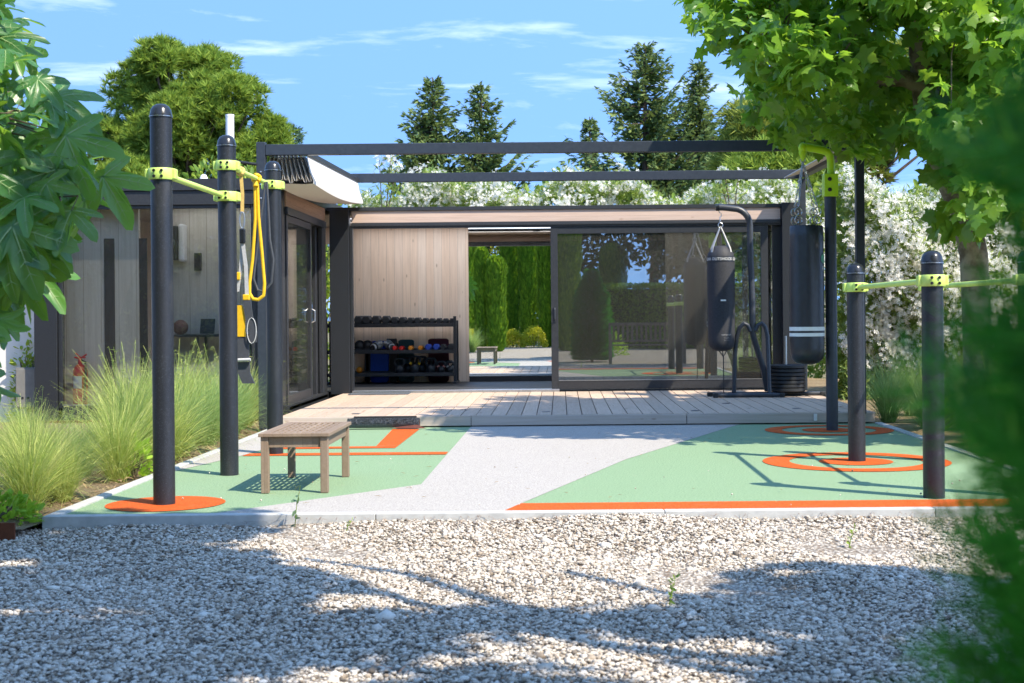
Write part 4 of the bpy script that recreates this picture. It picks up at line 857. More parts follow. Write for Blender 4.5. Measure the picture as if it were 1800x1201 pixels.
for i in range(7):
    a = R(-44+32*i/6); vs += [(Bx+.1578*math.cos(a), By+.1578*math.sin(a), 1.50+.02*abs(i-3)/3), (Bx+.1575*math.cos(a), By+.1575*math.sin(a), 1.60-.03*abs(i-3)/3)]
s.add(vs, [(2*i, 2*i+2, 2*i+3, 2*i+1) for i in range(6)]); part('emblem', s, colmat('green_print', (.10, .42, .26), .5), bag, smooth=True)
s = MB(); top = (2.19, By, 2.42)
ends = [(Bx+.115*math.cos(a), By+.115*math.sin(a), 1.86) for a in (R(225), R(320), R(45), R(140))]
for e in ends: chain(s, top, (e[0], e[1], e[2]+.16), 15)
part('chain', s, STEEL, bag, smooth=True)
s = MB()
for e in ends:
    for dz in (.035, .11): torus_link(s, (e[0], e[1], e[2]+dz), .036, .036, .0055, Matrix.Rotation(R(15), 3, 'Z'), 16)
torus_link(s, (2.19, By, 2.435), .025, .02, .005, Matrix.Identity(3), 14)
part('ring', s, STEEL, bag, smooth=True)

# freestanding stand on the deck
sx, sy, DZ = 2.19, 16.22, .112
stn = thing('bag_stand', (sx, sy, DZ), 'grey tubular free-standing punching bag stand on the deck', 'bag stand')
r = .036
top_ = [(1.80, sy, 2.275), (1.86, sy, 2.275), (1.98, sy, 2.26)]+[(1.98+.19*math.sin(a), sy, 2.07+.19*math.cos(a)) for a in np.linspace(0, PI/2, 7)[1:]]+[(sx-.015, sy, 1.7), (sx, sy, 1.2), (sx, sy, .86), (sx+.015, sy+.02, .78), (sx+.14, sy+.13, .42), (sx+.19, sy+.18, DZ+.06)]
s = MB(); s.tube(top_, r, 18); part('mast', s, DARKSTEEL, stn, smooth=True)
s = MB(); s.lathe([(.041, -.02), (.041, .015), (.02, .022)], (1.80, sy, 2.275), 16, M=Matrix.Rotation(R(-90), 3, 'Y')); part('end_cap', s, CAP, stn, smooth=True)
r2 = .025
L1 = [(sx-.03, sy-.02, .86), (sx-.06, sy-.03, .93), (sx-.10, sy-.03, .95), (sx-.15, sy-.02, .90), (sx-.185, sy, .78), (sx-.20, sy+.02, .6), (sx-.215, sy+.03, DZ+.03)]
s = MB(); s.tube(L1, r2, 14); part('leg', s, DARKSTEEL, stn, smooth=True)
L2 = [(sx+.03, sy-.02, .86), (sx+.06, sy-.03, .93), (sx+.10, sy-.03, .95), (sx+.14, sy-.03, .91), (sx+.165, sy-.04, .80), (sx+.17, sy-.06, .5), (sx+.175, sy-.09, DZ+.03)]
s = MB(); s.tube(L2, r2, 14); part('leg', s, DARKSTEEL, stn, smooth=True)
s = MB(); s.tube([(sx-.42, sy-.12, DZ+.026), (sx+.30, sy-.13, DZ+.026)], .024, 12); s.tube([(sx-.46, sy+.14, DZ+.026), (sx+.80, sy+.14, DZ+.026)], .024, 12); s.tube([(sx-.30, sy-.12, DZ+.03), (sx-.28, sy+.14, DZ+.03)], .022, 12); s.tube([(sx+.20, sy-.13, DZ+.03), (sx+.26, sy+.14, DZ+.03)], .022, 12); part('base_frame', s, DARKSTEEL, stn, smooth=True)
for fx, fy in ((sx-.44, sy-.12), (sx+.31, sy-.13), (sx-.48, sy+.14), (sx+.82, sy+.14)): s = MB(); s.box(fx-.03, fx+.03, fy-.035, fy+.035, DZ, DZ+.05); part('rubber_foot', s, RUBBER, stn, bev=.01)
s = MB(); s.tube([(sx+.40, sy+.14, DZ+.02), (sx+.40, sy+.14, .80)], .014, 12); part('plate_peg', s, STEEL, stn, smooth=True)
# weight plates stacked round the peg
for i in range(7):
    c = (sx+.42+random.uniform(-.004, .004), sy+.14, DZ+.053+i*.044); rr = .205
    s = MB(); s.lathe([(.03, 0), (rr-.012, 0), (rr, .008), (rr, .034), (rr-.012, .042), (rr-.03, .042), (rr-.04, .036), (.07, .036), (.06, .042), (.03, .042), (.03, 0)], c, 40, caps=False)
    q = ['bottom', 'second from the bottom', 'third from the bottom', 'middle', 'third from the top', 'second from the top', 'topmost'][i]
    single('weight_plate', s, RUBBER, c, 'black rubber weight plate, '+q+' of the stack on the bag stand', 'weight plate', 'weight plates stacked on the bag stand', smooth=True)
# the smaller bag
bx2, by2 = 1.835, sy
b2_ = thing('punching_bag', (bx2, by2, .63), 'slim dark canvas punching bag with white lettering hung from the stand', 'punching bag')
prof = [(.001, .635), (.06, .638), (.11, .655), (.14, .69), (.151, .74), (.154, .85), (.156, 1.2), (.158, 1.6), (.156, 1.69), (.148, 1.745), (.11, 1.80), (.09, 1.825), (.07, 1.835), (.001, 1.838)]
s = MB(); fine = []
for (r0, z0), (r1, z1) in zip(prof[:-1], prof[1:]):
    q = max(1, int(abs(z1-z0)/.05)); fine += [(r0+(r1-r0)*i/q, z0+(z1-z0)*i/q) for i in range(q)]
fine.append(prof[-1]); s.lathe(fine, (bx2, by2, 0), 44); part('body', s, CANVAS, b2_, smooth=True)
s = MB(); s.lathe([(.1600, 1.655), (.1600, 1.71)], (bx2, by2, 0), 44, caps=False); bd = part('band', s, VINYL, b2_, smooth=True)
s = MB(); wrap_text(s, 'GEAR OUTSHOCK GEAR', .046, (bx2, by2), .1608, R(-90), 1.668); part('lettering', s, WHITEP, b2_)
s = MB(); wrap_text(s, 'I', .05, (bx2, by2), .157, R(-78), 1.0); s = MB(); v_ = []
for i in range(5):
    a = R(-98+22*i/4); v_ += [(bx2+.1583*math.cos(a), by2+.1583*math.sin(a), 1.205), (bx2+.1583*math.cos(a), by2+.1583*math.sin(a), 1.222)]
s.add(v_, [(2*i, 2*i+2, 2*i+3, 2*i+1) for i in range(4)]); part('stripe_mark', s, WHITEP, b2_)
s = MB(); wrap_text(s, 'OUTSHOCK', .022, (bx2, by2), .1556, R(-74), .815)
for q, zz in enumerate((.79, .775, .757)): wrap_text(s, ['--- --- ----', '-- ----- --', '---- --- --'][q], .018, (bx2, by2), .1556, R(-74), zz)
part('care_print', s, M_WEB, b2_)
for a in (R(215), R(-35), R(35), R(145)):
    s = MB(); A_ = Vector((bx2+.11*math.cos(a), by2+.11*math.sin(a), 1.80)); B_ = Vector((bx2, by2, 2.06)); C_ = Vector((bx2+.152*math.cos(a), by2+.152*math.sin(a), 1.68))
    tn = Vector((-math.sin(a), math.cos(a), 0))*.015; s.add([C_+tn*1.1, C_-tn*1.1, A_+Vector((.01*math.cos(a), .01*math.sin(a), .01))-tn, A_+Vector((.01*math.cos(a), .01*math.sin(a), .01))+tn, B_-tn*.7, B_+tn*.7], [(0, 1, 2, 3), (3, 2, 4, 5)]); q = part('hanging_strap', s, M_WEB, b2_)
    so_ = q.modifiers.new('thick', 'SOLIDIFY'); so_.thickness = .004
s = MB(); torus_link(s, (bx2, by2, 2.07), .03, .026, .005, Matrix.Identity(3), 16); torus_link(s, (bx2-.005, by2, 2.125), .035, .016, .005, Matrix.Rotation(R(90), 3, 'Z'), 14); s.tube([(bx2-.01, by2, 2.16), (bx2+.012, by2, 2.175), (bx2+.008, by2, 2.21), (bx2-.01, by2, 2.215), (bx2-.02, by2, 2.245)], .005, 8); part('hook', s, STEEL, b2_, smooth=True)
s = MB(); s.tube([(bx2+.01, by2, .64), (bx2+.02, by2, .56), (bx2+.022, by2, .30), (bx2+.02, by2, .14)], .006, 8); s.tube([(bx2-.03, by2, .645), (bx2+.02, by2, .57), (bx2+.06, by2, .645)], .007, 8); part('tether', s, RUBBER, b2_, smooth=True)

# ================================================================== LEFT EDGE
s = MB(); s.box(-9.5, -5.62, 15.35, 15.55, -.1, 2.1); s.box(-9.5, -5.60, 15.33, 15.57, 2.1, 2.16); single('garden_wall', s, PLASTER, (-7.5, 15.45, -.1), 'white rendered garden wall left of the glazed wing', 'wall', bev=.01)
ec = thing('electric_cabinet', (-5.72, 15.2, .1), 'grey metal electric cabinet with two locks beside the black corner column', 'cabinet')
s = MB(); s.box(-5.80, -5.575, 15.12, 15.34, .12, .555); part('body', s, GREYBOX, ec, bev=.004)
s = MB(); s.box(-5.79, -5.585, 15.108, 15.119, .135, .54); dr = part('door', s, GREYBOX, ec, bev=.003)
for x in (-5.72, -5.66): s = MB(); s.lathe([(.012, 0), (.012, .004), (.001, .006)], (x, 15.107, .235), 10, M=Matrix.Rotation(R(90), 3, 'X')); part('lock', s, CAP, dr)
s = MB(); s.box(-8.0, -2.80, 7.27, 7.285, GZ-.05, .03); single('steel_edging', s, CORTEN, (-5, 7.28, GZ), 'rusty steel edging holding the planted bed above the gravel', 'edging', bev=.002)

# ================================================================== PLANTING
def grass_mesh(nb, h, spread, seed, droop=1.0):
    rng = np.random.default_rng(seed); v, f = [], []; seg = 5
    a = rng.uniform(0, 2*PI, nb); lean = np.abs(rng.normal(0, .5, nb))*spread+.04; L = h*rng.uniform(.55, 1.12, nb); w = rng.uniform(.0016, .0034, nb)
    r0 = .07*np.sqrt(rng.random(nb)); a0 = rng.uniform(0, 2*PI, nb)
    for i in range(nb):
        d = np.array([math.cos(a[i]), math.sin(a[i])]); base = np.array([r0[i]*math.cos(a0[i]), r0[i]*math.sin(a0[i]), 0]); th = lean[i]; p = base.copy(); tw = rng.uniform(-1.2, 1.2)
        sd = np.array([math.cos(a[i]+PI/2+tw), math.sin(a[i]+PI/2+tw), 0]); b = len(v)
        for k in range(seg+1):
            ww = w[i]*(1-.85*(k/seg)**1.5); v += [p-sd*ww, p+sd*ww]
            st = L[i]/seg; p = p+np.array([d[0]*math.sin(th), d[1]*math.sin(th), math.cos(th)])*st; th += (.10+.26*lean[i])*droop*rng.uniform(.6, 1.3)
        for k in range(seg): q = b+2*k; f += [(q, q+1, q+3), (q, q+3, q+2)]
    return np.array(v), np.array(f)
def plume_mesh(n, h, seed):
    rng = np.random.default_rng(seed); v, f = [], []
    for i in range(n):
        a = rng.uniform(0, 2*PI); th = rng.uniform(.05, .5); L = h*rng.uniform(1.0, 1.35); tip = None; p = np.zeros(3); sd = np.array([-math.sin(a), math.cos(a), 0])*.0012; b = len(v); seg = 6
        for k in range(seg+1):
            v += [p-sd, p+sd]; p = p+np.array([math.cos(a)*math.sin(th), math.sin(a)*math.sin(th), math.cos(th)])*L/seg; th += .07
        for k in range(seg): q = b+2*k; f += [(q, q+1, q+3), (q, q+3, q+2)]
        e = v[-1]; d0 = v[-1]-v[-5]
        for k in range(10):
            b = len(v); c = e-d0*rng.uniform(0, 1.0); o_ = rng.normal(0, .022, 3); v += [c, c+np.array([.002, 0, .004]), c+o_]; f.append((b, b+1, b+2))
    return np.array(v), np.array(f)
def make_tuft(seed, h, nb, spread, m):
    t = thing('ornamental_grass', (0, 0, 0), '', 'grass clump')
    v, f = grass_mesh(nb, h, spread, seed); npmesh('blades', v, f, m, t)
    v, f = plume_mesh(14, h, seed+50); npmesh('seed_heads', v, f, G_BLADE, t); return t
TL = [make_tuft(1, .85, 1000, .75, G_BLADE), make_tuft(2, .80, 1000, .85, G_BLADE), make_tuft(3, .78, 950, .8, G_BLADE2)]
TG = [make_tuft(4, .72, 900, .75, G_BLADE2), make_tuft(5, .70, 850, .85, G_BLADE2)]
used = set()
def place(src, x, y, z, sc, label, group):
    if id(src) not in used:
        used.add(id(src)); src.location = (x, y, z); src.rotation_euler = (0, 0, random.uniform(0, 6)); src.scale = (sc,)*3; o = src; o['label'] = label
    else: o = dup(src, (x, y, z), random.uniform(0, 6), sc, label)
    o['group'] = group; return o
LB = [(-3.02, 8.05, .72, 'front clump of feathery green grass beside the rusty edging corner'), (-3.22, 8.75, .74, 'grass clump left of the nearest tall post, behind the front clump'), (-3.55, 8.35, .58, 'grass clump at the left frame edge behind the bright spurge'),
      (-3.0, 9.6, .76, 'yellowish grass clump directly behind the nearest tall post'), (-3.60, 9.5, .66, 'grass clump in front of the white wall foot'), (-4.1, 10.3, .50, 'pale grass clump in front of the rusty plinth corner'),
      (-3.15, 10.35, .95, 'tall grass clump between the first and the second tall post'), (-3.35, 11.1, 1.0, 'big arching grass clump under the wing window centre'), (-3.03, 11.35, .85, 'grass clump just left of the second tall post'),
      (-4.35, 11.6, .42, 'grass clump below the left half of the wing window'), (-3.30, 12.2, 1.0, 'grass clump behind the second tall post'), (-3.08, 12.75, .92, 'arching yellow-green grass clump between the second and the third post'),
      (-3.85, 12.9, .72, 'grass clump against the rusty plinth under the window'), (-3.12, 13.9, .9, 'grass clump beside the left end of the deck'), (-4.6, 12.2, .55, 'grass clump below the fire extinguisher'), (-4.5, 10.9, .5, 'thin dry grass clump by the white wall')]
LB += [(-2.98, 10.75, .85, 'grass clump at the kerb between the first two tall posts'), (-3.02, 12.05, .85, 'grass clump at the kerb just behind the second tall post'), (-3.5, 11.75, .85, 'grass clump below the dark slots of the wing window'), (-3.6, 13.5, .85, 'grass clump against the rusty plinth nearest the deck'), (-3.35, 9.95, .62, 'low grass clump between the nearest post and the white wall'), (-3.0, 8.55, .6, 'low grass clump at the kerb left of the nearest tall post'), (-3.7, 14.2, .8, 'grass clump under the right end of the wing window'), (-3.08, 13.3, .85, 'grass clump at the kerb just left of the third tall post')]
for i, (x, y, s_, lb) in enumerate(LB): place(TL[i % 3], x, y, -.035, s_, lb, 'ornamental grasses in the left bed')
RB = [(3.30, 14.35, .95, 'green grass clump beside the right end of the deck'), (3.75, 15.2, 1.0, 'green grass clump in front of the white oleanders, behind the deck end'), (3.45, 13.4, .8, 'low green grass clump at the court corner right of the deck'),
      (3.95, 13.2, 1.05, 'large fountain shaped grass clump right of the deck'), (4.3, 14.6, 1.0, 'grass clump at the foot of the oleander hedge'), (3.45, 11.3, 1.05, 'arching grass clump behind the nearest dip bar post'),
      (3.95, 11.6, 1.1, 'large grass clump under the plane tree trunk'), (3.5, 10.2, .9, 'grass clump at the right kerb beside the dip bars'), (4.9, 15.6, 1.05, 'grass clump farthest right along the oleanders'), (3.4, 9.2, .8, 'low grass clump nearest the blurred conifer')]
RB += [(3.75, 12.3, .95, 'grass clump between the young upright plant and the plane tree'), (4.45, 13.6, 1.1, 'grass clump behind the fountain shaped clump'), (4.3, 12.6, 1.0, 'grass clump directly behind the plane tree trunk'), (3.35, 10.7, .9, 'grass clump touching the right kerb behind the far dip posts'), (4.2, 10.6, 1.05, 'grass clump right of the plane tree foot'), (3.95, 14.2, 1.0, 'grass clump between the deck corner and the hedge foot'), (4.9, 14.3, 1.0, 'grass clump beside the farthest one along the oleanders')]
for i, (x, y, s_, lb) in enumerate(RB): place(TG[i % 2], x, y, -.045, s_, lb, 'ornamental grasses in the right bed')

def bushlet(name, c, r, n, m, ls, label, cat, group=None, tmpl=OVAL, stem=True, up=.5):
    o = thing(name, c, label, cat, group); c = np.array(c, float)
    d = rdir(n, up); d[:, 2] = np.abs(d[:, 2]); rad = RNG.uniform(.45, 1.0, n)**.6
    pos = c+d*np.array(r)*rad[:, None]; v, f = scatter(*tmpl, pos, frames(d+rdir(n)*.7, rdir(n, 1)), RNG.uniform(.6, 1.2, n)*ls); npmesh('foliage', v, f, m, o)
    if stem:
        s = MB()
        for i in range(7): a = i*.9; s.tube([tuple(c), tuple(c+np.array([math.cos(a)*r[0]*.5, math.sin(a)*r[1]*.5, r[2]*.7]))], [.012, .004], 5)
        part('stem', s, BRANCH, o)
    return o
bushlet('spurge', (-3.05, 7.62, -.03), (.26, .16, .17), 500, L_SPURGE, .055, 'bright yellow-green spurge cushion behind the rusty edging', 'plant')
bushlet('leafy_plant', (-2.93, 9.75, -.03), (.14, .14, .26), 110, L_SPURGE, .075, 'small leafy green plant at the kerb behind the nearest tall post', 'plant')
bushlet('leafy_plant', (-3.02, 10.1, -.03), (.10, .10, .2), 70, L_BUSH, .07, 'small dark leafy seedling beside the left kerb', 'plant')
o = thing('leafy_plant', (3.30, 12.3, -.045), 'young upright plant with long narrow leaves beside the right kerb', 'plant'); s = MB(); s.tube([(3.30, 12.3, -.05), (3.31, 12.3, .30)], [.008, .004], 6); part('stem', s, L_BUSH, o)
n = 46; z = RNG.uniform(.02, .32, n); a = RNG.uniform(0, 2*PI, n); d = np.stack([np.cos(a), np.sin(a), RNG.uniform(.2, .9, n)], 1)
v, f = scatter(*LANCE, np.stack([np.full(n, 3.305), np.full(n, 12.3), z], 1), frames(d, np.tile([0, 0, 1.], (n, 1))), RNG.uniform(.14, .22, n)); npmesh('foliage', v, f, L_SPURGE, o)
# fallen litter and low weeds on the left bed
n = 2600; x = RNG.uniform(-4.4, -2.8, n); y = RNG.uniform(7.5, 14.6, n); a = RNG.uniform(0, 2*PI, n)
v, f = scatter(*LANCE, np.stack([x, y, np.full(n, .0)], 1), frames(np.stack([np.cos(a), np.sin(a), RNG.normal(0, .25, n)], 1), np.tile([0, 0, 1.], (n, 1))), RNG.uniform(.03, .09, n))
tag(npmesh('leaf_litter', v, f, mat('dry_leaf', (.34, .24, .12), (.20, .13, .07), 30, .9)), 'dry leaves and weeds scattered over the soil of the left bed', 'litter', kind='stuff')

# ------------------------------------------------------------------ oleander hedges
def hedge(name, x0, x1, y0, y1, h, nl, nc, ls, fs, label, lean=0):
    o = thing(name, ((x0+x1)/2, (y0+y1)/2, -.08), label, 'hedge')
    def surf(n, deep):
        x = RNG.uniform(x0, x1, n); t = RNG.random(n); bmp = .16*np.sin(x*2.3)+.12*np.sin(x*5.3+1)+.1*np.sin(x*.9+2)
        top = RNG.random(n) < .28; z = np.where(top, h+bmp+RNG.normal(0, .09, n), t*(h+bmp)); fr_ = y0+.22*np.sin(x*1.7+z*1.9)+.14*np.sin(x*4.1-z*3.1)+.09*np.sin(x*9+z*8)
        y = np.where(top, RNG.uniform(y0, y1, n), fr_+np.abs(RNG.normal(0, deep, n))+ .25*np.maximum(0, z/h-.75)); return np.stack([x, y, z-.08], 1)
    # core branches and leaves
    s = MB()
    for i in range(int((x1-x0)*5)):
        x = random.uniform(x0, x1); y = random.uniform(y0+.25, y1); s.tube([(x, y, -.08), (x+random.uniform(-.2, .2), y, h*.5), (x+random.uniform(-.4, .4), y, h*.92)], [.022, .016, .006], 5)
    part('stem', s, BRANCH, o)
    p = surf(nl, .30); d = rdir(nl, .5); d[:, 1] -= .35; v, f = scatter(*LANCE, p, frames(d, rdir(nl, .6)-np.array([0, .6, 0])), RNG.uniform(.7, 1.25, nl)*ls); npmesh('foliage', v, f, L_OLE, o)
    # inner leaf mass
    p = surf(nl//5, .2); p[:, 1] += .45; v, f = scatter(*OVAL, p, frames(rdir(nl//5), rdir(nl//5)-np.array([0, 1.5, 0])), RNG.uniform(.13, .2, nl//5)); npmesh('inner_foliage', v, f, L_BUSH, o)
    c = surf(nc, .10); c[:, 1] -= .10; c = c[c[:, 2] > .35]; c = c[(np.sin(c[:, 0]*4.3+c[:, 2]*3.7)+np.sin(c[:, 0]*9.1-c[:, 2]*6.3) > -1.25) | (RNG.random(len(c)) < .45)]; k = RNG.integers(5, 16, len(c)); cc = np.repeat(c, k, 0); n = len(cc); d = rdir(n, .35); d[:, 1] -= .55
    v, f = scatter(*FLOWER, cc+rdir(n)*RNG.uniform(.02, .135, (n, 1))*RNG.uniform(.5, 1.3, (len(c), 1))[np.repeat(np.arange(len(c)), k)], frames(rdir(n), d)[:, :, :], RNG.uniform(.75, 1.2, n)*fs); npmesh('blossoms', v, f, PETAL, o); return o
hedge('oleander_hedge', -3.6, 5.2, 24.0, 25.4, 3.22, 34000, 3000, .13, .030, 'oleander hedge full of white blossoms standing behind the pavilion roof')
hedge('oleander_hedge', 3.55, 9.2, 17.6, 19.4, 2.62, 46000, 4000, .125, .028, 'tall oleander hedge full of white blossoms to the right of the deck')
# a few higher oleander shoots above the roof
for x, z, lb in ((-2.95, 3.75, 'tall oleander shoot with white flower heads above the folded awning'), (2.9, 3.55, 'tall oleander shoot rising above the hedge near the lime arm')):
    o = thing('oleander_shoot', (x, 23.8, 0), lb, 'shrub'); s = MB(); p_ = []
    for q in range(4): xe = x+random.uniform(-.25, .25); ze = z-random.uniform(0, .35); s.tube([(x, 23.9, 2.2), ((x+xe)/2, 23.8, 3.0), (xe, 23.8, ze)], [.015, .01, .005], 5); p_.append((xe, 23.8, ze))
    part('stem', s, BRANCH, o); p_ = np.array(p_); n = 120; base = p_[RNG.integers(0, 4, n)]-np.stack([RNG.normal(0, .04, n), RNG.normal(0, .04, n), RNG.uniform(0, .7, n)], 1); v, f = scatter(*LANCE, base, frames(rdir(n, .4), rdir(n, 1)), np.full(n, .16)); npmesh('foliage', v, f, L_OLE, o)
    n = 60; base = p_[RNG.integers(0, 4, n)]; v, f = scatter(*FLOWER, base+rdir(n)*.09, frames(rdir(n), rdir(n, .3)-np.array([0, .6, 0])), np.full(n, .036)); npmesh('blossoms', v, f, PETAL, o)

# ------------------------------------------------------------------ broadleaf crowns
def crown(puffs, n, tmpl, ls, m, parent, name='crown', flat=0, hang=.0):
    """leaves spread through a set of soft puffs (x, y, z, r)"""
    P_ = np.array(puffs); w = P_[:, 3]**2; i = RNG.choice(len(P_), n, p=w/w.sum()); d = rdir(n); r = P_[i, 3]*RNG.uniform(.0, 1, n)**.42
    pos = P_[i, :3]+d*r[:, None]*np.array([1, 1, 1-flat]); dd = d*.5+rdir(n)*.8+np.array([0, 0, -hang]); nr = rdir(n, 1.4)+d*.6
    v, f = scatter(*tmpl, pos, frames(dd, nr), RNG.uniform(.6, 1.2, n)*ls); return npmesh(name, v, f, m, parent)
def pine(name, loc, puffs, n, ls, m, label, trunk, group=None, up=.7):
    o = thing(name, loc, label, 'tree', group); s = MB(); x, y, z = loc
    pts = [(x, y, z), (x+.2, y, trunk*.5), (x, y, trunk)]; s.tube(pts, [.22, .17, .10], 9)
    for p in puffs[::3]: limb(s, (x, y, trunk*random.uniform(.55, .95)), p[:3], .07, .02, .05, 5, 4)
    part('trunk', s, BARK, o)
    P_ = np.array(puffs); i = RNG.choice(len(P_), n, p=P_[:, 3]**2/np.sum(P_[:, 3]**2)); d = rdir(n, .35); r = P_[i, 3]*RNG.uniform(.62, 1.10, n)
    pos = P_[i, :3]+d*r[:, None]; v, f = scatter(*TUFT, pos, frames(d*.6+np.array([0, 0, up])+rdir(n)*.25, rdir(n)), RNG.uniform(.6, 1.3, n)*ls); npmesh('crown', v, f, m, o)
    return o
def puffshell(c, R_, n, r0, r1, zmin=-.5):
    out = []
    while len(out) < n:
        d = rdir(1)[0]
        if d[2] < zmin: continue
        q = random.uniform(.55, .88); out.append((c[0]+d[0]*R_[0]*q, c[1]+d[1]*R_[1]*q, c[2]+d[2]*R_[2]*q, random.uniform(r0, r1)))
    return out
ZG = -.1
pf = []
for lx, lz, lr in ((-1.5, 1.6, 1.35), (.1, 2.2, 1.25), (1.35, 1.35, 1.3), (2.15, .1, 1.15), (-2.1, .2, 1.2), (-.2, .6, 1.6), (.9, -.9, 1.5), (-1.3, -1.0, 1.4), (2.3, -1.5, 1.0), (-.75, 2.75, .7), (.75, 2.75, .6)):
    pf += puffshell((-11.75+lx, 45+random.uniform(-.8, .8), 6.3+lz), (lr, lr*1.1, lr*.85), int(16*lr), .22, .50)
pf += puffshell((-11.75, 45, 6.3), (2.2, 1.8, 2.2), 30, .4, .7)+puffshell((-13.0, 43.5, 4.6), (1.5, 1.3, 1.6), 40, .25, .5)
pine('stone_pine', (-11.8, 45, ZG), pf, 12000, .34, L_PINE, 'broad round crowned bright green pine behind the glazed wing', 5.5)
pf = puffshell((6.6, 40, 5.2), (2.7, 2.0, 1.9), 90, .25, .55)+puffshell((9.6, 41, 6.5), (2.5, 2.0, 2.6), 60, .3, .6)
pine('stone_pine', (8.0, 40, ZG), pf, 10500, .36, L_PINED, 'pine with yellow-green tips behind the plane tree branches', 5.0)
pf = puffshell((5.0, 31, 3.9), (1.6, 1.0, .55), 22, .35, .55)
pine('stone_pine', (6.2, 31.5, ZG), pf, 3000, .28, L_PINE, 'low pine bough seen between the two pergola beams at the right', 3.5)
pf = puffshell((13.5, 36, 4.2), (3.2, 2, 3.2), 50, .6, 1.0)
pine('stone_pine', (13.5, 36, ZG), pf, 6500, .38, L_PINED, 'dark pine behind the oleanders at the right frame edge', 4.5)
pf = puffshell((-18, 40, 4.2), (3.2, 2, 3.4), 50, .6, 1.0)
pine('stone_pine', (-18, 40, ZG), pf, 6000, .40, L_PINED, 'dark pine behind the fig leaves at the left frame edge', 4.5)

SPRAY = (np.array([(0, 0, 0), (.16, .30, -.02), (.10, .75, -.05), (0, 1, -.12), (-.10, .75, -.05), (-.16, .30, -.02)], float), np.array([(0, 1, 2), (0, 2, 3), (0, 3, 4), (0, 4, 5)]))
def fir(name, x, y, top, width, z0, label, m=L_FIR, irr=.25, dens=1.0, group=None, upt=.30, seed=0):
    rs = random.Random(seed); o = thing(name, (x, y, ZG), label, 'tree', group); s = MB(); s.tube([(x, y, ZG), (x, y, top*.6), (x, y, top)], [.22, .12, .015], 8)
    pos, dr, szs = [], [], []; z = z0
    while z < top-.1:
        t = (top-z)/(top-z0); L0 = width*(t**.8)*.98+.07
        for b in range(rs.randint(4, 6)):
            a = rs.uniform(0, 2*PI); L = L0*rs.uniform(1-irr*1.6, 1+irr*.55); d = Vector((math.cos(a), math.sin(a), 0)); nn = max(3, int(L/.13)); tip = None; pl = []
            for i in range(nn+1):
                u = i/nn; p = Vector((x, y, z))+d*L*u+Vector((0, 0, -.16*L*math.sin(PI*min(1, u*1.15))+upt*L*u*u)); pl.append(p)
                if u < .12: continue
                for q in range(rs.randint(4, 6) if dens >= 1 else 4):
                    sd = Vector((-d.y, d.x, 0))*rs.uniform(-1, 1); pos.append(p+Vector((rs.gauss(0, .035),)*3)); dr.append(d*rs.uniform(.3, .9)+sd*.8*(1.1-u*.6)+Vector((0, 0, rs.uniform(-.35, .5)))); szs.append((.13+.11*(1-u))*rs.uniform(.7, 1.35)*(.75+.45*t))
            if L > .35: s.tube([pl[0], pl[len(pl)//2], pl[-1]], [.03, .018, .006], 4)
        z += rs.uniform(.11, .19)*(1 if dens >= 1 else 1.35)
    part('trunk', s, BARK, o); pos = np.array(pos); dr = np.array(dr); v, f = scatter(*SPRAY, pos, frames(dr, rdir(len(pos), .8)), np.array(szs)*1.7); npmesh('crown', v, f, m, o); return o
GF = 'firs standing beyond the oleander hedge'
fir('fir_tree', -4.42, 50, 9.45, 2.75, 2.2, 'slender pointed fir, left one of the close pair behind the pergola', irr=.22, group=GF, seed=3)
fir('fir_tree', -2.72, 50, 9.25, 2.6, 2.2, 'ragged fir, right one of the close pair behind the pergola', irr=.55, group=GF, seed=5, upt=.4)
fir('fir_tree', 3.05, 50, 10.6, 3.9, 2.2, 'tallest and broadest fir behind the middle of the pergola', irr=.45, group=GF, seed=8, upt=.42)
fir('fir_tree', 5.05, 51, 10.15, 2.4, 2.2, 'thin fir between the tallest fir and the plane tree leaves', irr=.42, group=GF, seed=13, upt=.45)
fir('fir_tree', 1.2, 55, 8.7, 1.1, 2.5, 'small fir peeping out at the left of the tallest fir', irr=.3, group=GF, seed=21)
fir('cedar_tree', -11.2, 60, 9.25, 2.6, 2.5, 'small blue-green cedar with flat tiers right of the round pine', L_CEDAR, irr=.35, dens=.6, seed=31, upt=.12)
fir('conifer_tree', -10.1, 48, 7.3, .75, 2.0, 'small yellow-green conifer tucked against the right of the round pine', L_PINE, irr=.2, seed=33, upt=.6)

# light green shrubs behind the wing roof
bushlet('tall_shrub', (-5.35, 22.5, ZG), (1.35, .8, 3.75), 5200, L_BUSH, .14, 'yellow-green leafy shrub behind the wing roof', 'shrub', up=.2)
bushlet('tall_shrub', (-3.75, 22.0, ZG), (.7, .6, 3.25), 2600, L_BUSH, .12, 'leafy shrub behind the pergola corner post', 'shrub', up=.2)
bushlet('tall_shrub', (-7.2, 21.5, ZG), (1.5, .8, 3.1), 4200, L_BUSH, .14, 'leafy shrub behind the white garden wall', 'shrub', up=.2)
bushlet('climber', (-5.72, 15.28, .0), (.20, .06, .95), 260, L_BUSH, .07, 'green climber growing between the white wall and the corner column', 'plant', up=.2)
bushlet('tall_shrub', (6.6, 24, ZG), (1.2, .9, 3.3), 3800, L_BUSH, .13, 'yellow-green shrub behind the right oleander hedge', 'shrub', up=.2)

